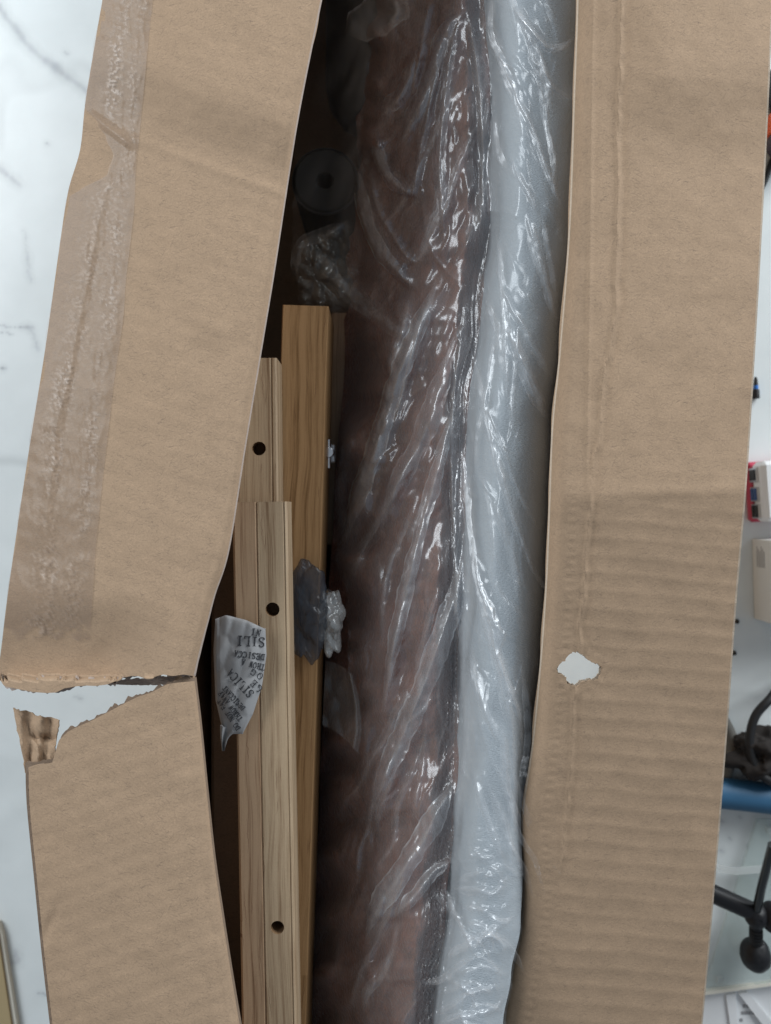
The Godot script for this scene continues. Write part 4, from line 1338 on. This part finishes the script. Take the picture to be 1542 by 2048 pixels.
func make_floor_things() -> void:
	# tan board with a pale edge, bottom left
	var tb := thing("tan_board", "tan board with a pale cut edge lying on the floor at bottom left", "board")
	obj("panel", prism([[-400, 1800], [-12, 1846], [-5, 1868], [22, 2048], [50, 2260], [-400, 2260]], 0.0, 0.008), M.tan, tb)
	obj("pale_edge", prism([[-12, 1846], [-4, 1846], [4, 1868], [33, 2048], [62, 2260], [50.2, 2260], [22.2, 2048], [-4.8, 1868]], 0.0, 0.0055), M.pale_edge, tb)
	# orange and black tool at the top right
	var c := P(1578, 225, 0.018)
	var tl := thing("screwdriver", "black and orange tool handle lying on the floor at the top right edge", "hand tool", Vector3(c.x, 0.0178, c.z))
	tl.rotation.x = PI / 2
	var u := 0.000437
	obj("grip", lathe([[0.0001, -95 * u], [30 * u, -95 * u], [36 * u, -80 * u], [38 * u, -40 * u], [36 * u, -20 * u], [32 * u, 0.0], [0.0001, 0.0]], 28), M.black, tl)
	obj("collar", lathe([[34 * u, 0.0], [40 * u, 6 * u], [40 * u, 38 * u], [36 * u, 44 * u], [0.0001, 44 * u]], 28), M.orange, tl)
	obj("end_cap", lathe([[36 * u, 44 * u], [40 * u, 50 * u], [40 * u, 66 * u], [36 * u, 74 * u], [0.0001, 76 * u]], 28), M.grey_purple, tl)
	# black cable below it
	var g := Geo.new()
	var pts := PackedVector3Array()
	for q in [[1488, 420], [1510, 395], [1528, 366], [1537, 342], [1546, 318], [1575, 290], [1640, 280]]: pts.append(P(q[0], q[1], 0.0030))
	tube(g, smooth_path(pts), 0.0026, 10)
	tag(obj("cable", g, M.black_rubber), "thin black cable on the floor just below the orange tool", "cable")
	# small pen-like bit
	var pc := P(1512, 778, 0.003)
	var pn := thing("screwdriver_bit", "tiny dark bit with a blue band lying on the white floor", "screwdriver bit", Vector3(pc.x, 0.0030, pc.z))
	pn.rotation = Vector3(PI / 2, 0.03, 0)
	obj("shaft", lathe([[0.0001, -24 * u], [2.0 * u, -24 * u], [3.6 * u, -19 * u], [4.2 * u, -8 * u], [4.2 * u, -6 * u]], 16), M.black, pn)
	obj("band", lathe([[4.4 * u, -7 * u], [4.6 * u, -6 * u], [4.6 * u, 0.0], [4.4 * u, 1 * u]], 16), M.blue_band, pn)
	obj("shank", lathe([[4.2 * u, 0.0], [6.2 * u, 2 * u], [6.6 * u, 18 * u], [6.2 * u, 19 * u], [0.0001, 19 * u]], 16), M.black, pn)
	# small computer in a red and white case
	var s0 := P(1493, 985, 0.001)
	var sb := thing("computer_case", "small white and red electronics case with a row of ports, on the floor", "electronics case", Vector3(s0.x, 0.0, s0.z))
	sb.rotation.y = 0.07
	var W := 0.052
	var b1 := Geo.new()
	bevel_box(b1, Vector3(0.045, 0.0045, 0), Vector3(0.092, 0.009, W), 0.0025)
	obj("base", b1, M.red_plastic, sb)
	var b2 := Geo.new()
	bevel_box(b2, Vector3(0.0465, 0.0195, 0.0), Vector3(0.090, 0.0214, W - 0.001), 0.0035)
	obj("shell", b2, M.white_plastic, sb)
	for k in 3:
		var z: float = [-0.0145, 0.002, 0.0165][k]
		var wz := 0.0125
		var pr := Geo.new()
		bevel_box(pr, Vector3(0.001, 0.0150, z), Vector3(0.0022, 0.0140, wz), 0.0004)
		var port := obj("port", pr, M.steel, sb)
		if k == 0:
			var hg := Geo.new()
			bevel_box(hg, Vector3(-0.0002, 0.0148, z), Vector3(0.0012, 0.0105, 0.0092), 0.0003)
			obj("socket", hg, M.port_dark, port)
		else:
			for e in 2:
				var hg := Geo.new()
				bevel_box(hg, Vector3(-0.0002, 0.0117 + e * 0.0062, z), Vector3(0.0012, 0.0044, 0.0102), 0.0003)
				obj("socket", hg, M.port_blue if k == 1 else M.port_dark, port)
	# white carton
	var k0 := P(1504, 1158, 0.001)
	var cb := thing("small_carton", "plain white small carton with grey print, on the floor below the electronics case", "carton", Vector3(k0.x, 0, k0.z))
	cb.rotation.y = 0.03
	var cg := Geo.new()
	bevel_box(cg, Vector3(0.036, 0.0205, 0), Vector3(0.070, 0.040, 0.070), 0.0008)
	obj("body", cg, M.carton, cb)
	for k in 6:
		var lg := Geo.new()
		bevel_box(lg, Vector3(0.0009, 0.010 + k * 0.0026, -0.020 + 0.001 * (k % 3)), Vector3(0.0003, 0.0010, 0.018 - 0.002 * (k % 3)), 0.0001)
		obj("print_line", lg, M.print_grey, cb)
	# crumbs
	var crumb_say := ["dark crumb on the floor right below the white carton", "dark crumb on the floor above the black cable loop"]
	var ci := 0
	for q in [[1474, 1243], [1468, 1306]]:
		tag(obj("crumb", lumpy(P(q[0], q[1], 0.0014), Vector3(0.0022, 0.0016, 0.0020), 0.3, 0.3, ci + 3, 16, 10), M.dirt), crumb_say[ci], "crumb")
		ci += 1
	# dark bag and thick cable
	var bag := lumpy(P(1545, 1508, 0.020), Vector3(0.040, 0.020, 0.021), 0.45, 0.04, 21, 90, 60, 0.14)
	tag(obj("dark_bag", bag, M.brown_cloth), "crumpled dark brown and black bag on the floor beside the blue pipe", "bag")
	var rope := Geo.new()
	pts = PackedVector3Array()
	for q in [[1448, 1560], [1456, 1535], [1464, 1505], [1462, 1475], [1452, 1450], [1440, 1432]]: pts.append(P(q[0], q[1], 0.006))
	tube(rope, smooth_path(pts), 0.0052, 12)
	tag(obj("rope", rope, mat("grey_rope", Color(0.17, 0.165, 0.15), 0.9)), "short length of worn grey rope lying against the dark bag", "rope")
	g = Geo.new()
	pts = PackedVector3Array()
	for q in [[1640, 1360], [1580, 1375], [1540, 1398], [1512, 1430], [1500, 1470], [1502, 1510], [1516, 1542], [1540, 1562], [1580, 1572], [1640, 1570]]: pts.append(P(q[0], q[1], 0.030))
	pts[0].y = 0.004; pts[1].y = 0.018; pts[8].y = 0.020; pts[9].y = 0.004
	tube(g, smooth_path(pts), 0.0036, 12)
	tag(obj("cable", g, M.black_rubber), "thick black cable looping over the dark bag", "cable")
	# blue pipe
	g = Geo.new()
	tube(g, PackedVector3Array([P(1330, 1574, 0.0132), P(1500, 1592, 0.0132), P(1760, 1622, 0.0132)]), 0.0130, 28)
	tag(obj("blue_pipe", g, M.blue_plastic), "blue plastic pipe lying on the floor, running in from the right edge", "pipe")
	# glass pane on the floor with print paper below it
	tag(obj("paper_sheet", prism([[1330, 1990], [1520, 1962], [1700, 1950], [1720, 2300], [1350, 2300]], 0.0, 0.0012), M.paper), "white printed paper lying on the floor at the bottom right corner", "paper sheet")
	var ps: Node3D = get_node("paper_sheet")
	obj("turned_corner", prism([[1452, 1990], [1472, 1987], [1476, 2060], [1462, 2062]], 0.0014, 0.0030), M.paper, ps)
	obj("turned_corner", prism([[1478, 1988], [1496, 1985], [1546, 2046], [1530, 2056]], 0.0016, 0.0042), M.paper, ps)
	for k in 9:
		var lg := Geo.new()
		var at := P(1488 + 7 * (k % 4) - 3 * (k / 4), 2012 + 14 * (k / 4), 0.0013)
		bevel_box(lg, at, Vector3(0.0022 + 0.0004 * (k % 3), 0.0003, 0.0030), 0.0001)
		obj("print_mark", lg, M.print_grey, ps)
	var gp := thing("glass_pane", "clear greenish glass pane lying on the floor under the black stand", "glass pane")
	obj("pane", prism([[1516, 1640], [1760, 1640], [1760, 1935], [1408, 1984]], 0.0050, 0.0090), M.glass, gp)
	obj("polished_edge", prism([[1406, 1984.5], [1760, 1935.5], [1760, 1942], [1405, 1991]], 0.0050, 0.0092), M.pale_edge, gp)
	for q in [[1540, 1660], [1740, 1660], [1740, 1920], [1440, 1960]]:
		var pf := Geo.new()
		bevel_box(pf, P(q[0], q[1], 0.0024), Vector3(0.006, 0.0046, 0.006), 0.0004)
		obj("pad", pf, M.white_plastic, gp)
	tag(obj("plastic_strip", prism([[1380, 1720], [1470, 1736], [1640, 1722], [1640, 1738], [1470, 1750], [1380, 1734]], 0.0100, 0.0112), M.strip), "clear plastic strip crossing the glass pane above the black stand", "plastic strip")
	# black jointed stand
	var stn := thing("stand", "black plastic jointed stand with a round foot on the glass pane", "stand")
	g = Geo.new()
	var a := P(1392, 1772, 0.030)
	var b := P(1512, 1826, 0.034)
	tube(g, PackedVector3Array([a, b]), 0.0078, 6)
	obj("arm", g, M.black, stn)
	g = Geo.new()
	tube(g, PackedVector3Array([P(1512, 1826, 0.036), P(1524, 1770, 0.052), P(1545, 1690, 0.075)]), 0.0036, 16)
	obj("rod", g, mat("black_gloss", Color(0.02, 0.024, 0.024), 0.15), stn)
	obj("joint", lumpy(P(1513, 1832, 0.034), Vector3(0.0095, 0.009, 0.0105), 0.12, 0.06, 31, 40, 26), M.black, stn)
	obj("knob", lumpy(P(1544, 1834, 0.034), Vector3(0.0095, 0.011, 0.0125), 0.08, 0.05, 32, 40, 26), M.black, stn)
	g = Geo.new()
	tube(g, PackedVector3Array([P(1512, 1840, 0.034), P(1510, 1885, 0.026)]), 0.0050, 14)
	obj("neck", g, M.black, stn)
	for k in 5:
		g = Geo.new()
		var e := P(1512, 1858 + k * 6, 0.0315 - k * 0.0012)
		tube(g, PackedVector3Array([e, e + Vector3(0, -0.0003, 0.0011)]), 0.0056, 14)
		obj("rib", g, M.black_rubber, stn)
	obj("foot", lumpy(P(1511, 1909, 0.0215), Vector3(0.0122, 0.0125, 0.0145), 0.10, 0.04, 33, 48, 32), M.black, stn)

# ------------------------------------------------------------------ scene
func _ready() -> void:
	rng.seed = 11
	var cam := Camera3D.new()
	cam.name = "camera"
	add_child(cam)
	cam.position = Vector3(0, EYE, 0)
	cam.rotation = Vector3(-PI / 2, 0, 0)
	cam.near = 0.02
	cam.far = 20.0
	var lensa := CameraAttributesPhysical.new()
	lensa.frustum_focal_length = 12.0 / 0.64
	lensa.frustum_focus_distance = 0.405
	lensa.frustum_near = 0.02
	lensa.frustum_far = 20.0
	lensa.exposure_aperture = 7.0
	cam.attributes = lensa
	cam.fov = rad_to_deg(2.0 * atan(0.64))
	cam.current = true
	var we := WorldEnvironment.new()
	we.name = "surroundings"
	var env := Environment.new()
	env.background_mode = Environment.BG_COLOR
	env.background_color = Color(0.475, 0.505, 0.535)
	env.background_energy_multiplier = 1.0
	env.tonemap_mode = Environment.TONE_MAPPER_LINEAR
	env.tonemap_exposure = 1.08
	env.sdfgi_enabled = true
	env.ssao_enabled = true
	env.ssil_enabled = true
	we.environment = env
	add_child(we)
	# daylight from a window up and to the right
	var win := AreaLight3D.new()
	win.name = "window_light"
	win.area_size = Vector2(1.3, 1.0)
	win.light_energy = 3.05
	win.light_color = Color(0.97, 0.99, 1.0)
	win.shadow_enabled = true
	add_child(win)
	win.look_at_from_position(Vector3(-1.45, 1.35, -0.80), Vector3(0, 0.2, 0), Vector3.UP)
	# and from an open door on the other side
	var door := AreaLight3D.new()
	door.name = "door_light"
	door.area_size = Vector2(1.2, 0.9)
	door.light_energy = 3.6
	door.light_color = Color(0.97, 0.99, 1.0)
	door.shadow_enabled = true
	add_child(door)
	door.look_at_from_position(Vector3(1.35, 0.85, -1.15), Vector3(0.1, 0.1, 0), Vector3.UP)

	nz.soft = noise(FastNoiseLite.TYPE_SIMPLEX_SMOOTH, 0.006, 3, 101)
	nz.tear = noise(FastNoiseLite.TYPE_SIMPLEX_SMOOTH, 0.05, 4, 102)
	nz.crumple = noise(FastNoiseLite.TYPE_SIMPLEX_SMOOTH, 0.03, 3, 103)
	nz.crumple.fractal_type = FastNoiseLite.FRACTAL_RIDGED
	nz.speck = noise(FastNoiseLite.TYPE_SIMPLEX_SMOOTH, 0.07, 3, 104)
	nz.facet = noise(FastNoiseLite.TYPE_CELLULAR, 0.035, 1, 105)
	nz.facet.cellular_return_type = FastNoiseLite.RETURN_DISTANCE2_SUB
	make_materials()
	make_floor()
	make_box()
	make_battens()
	make_padding()
	make_film()
	make_rolls()
	make_small_goods()
	make_floor_things()
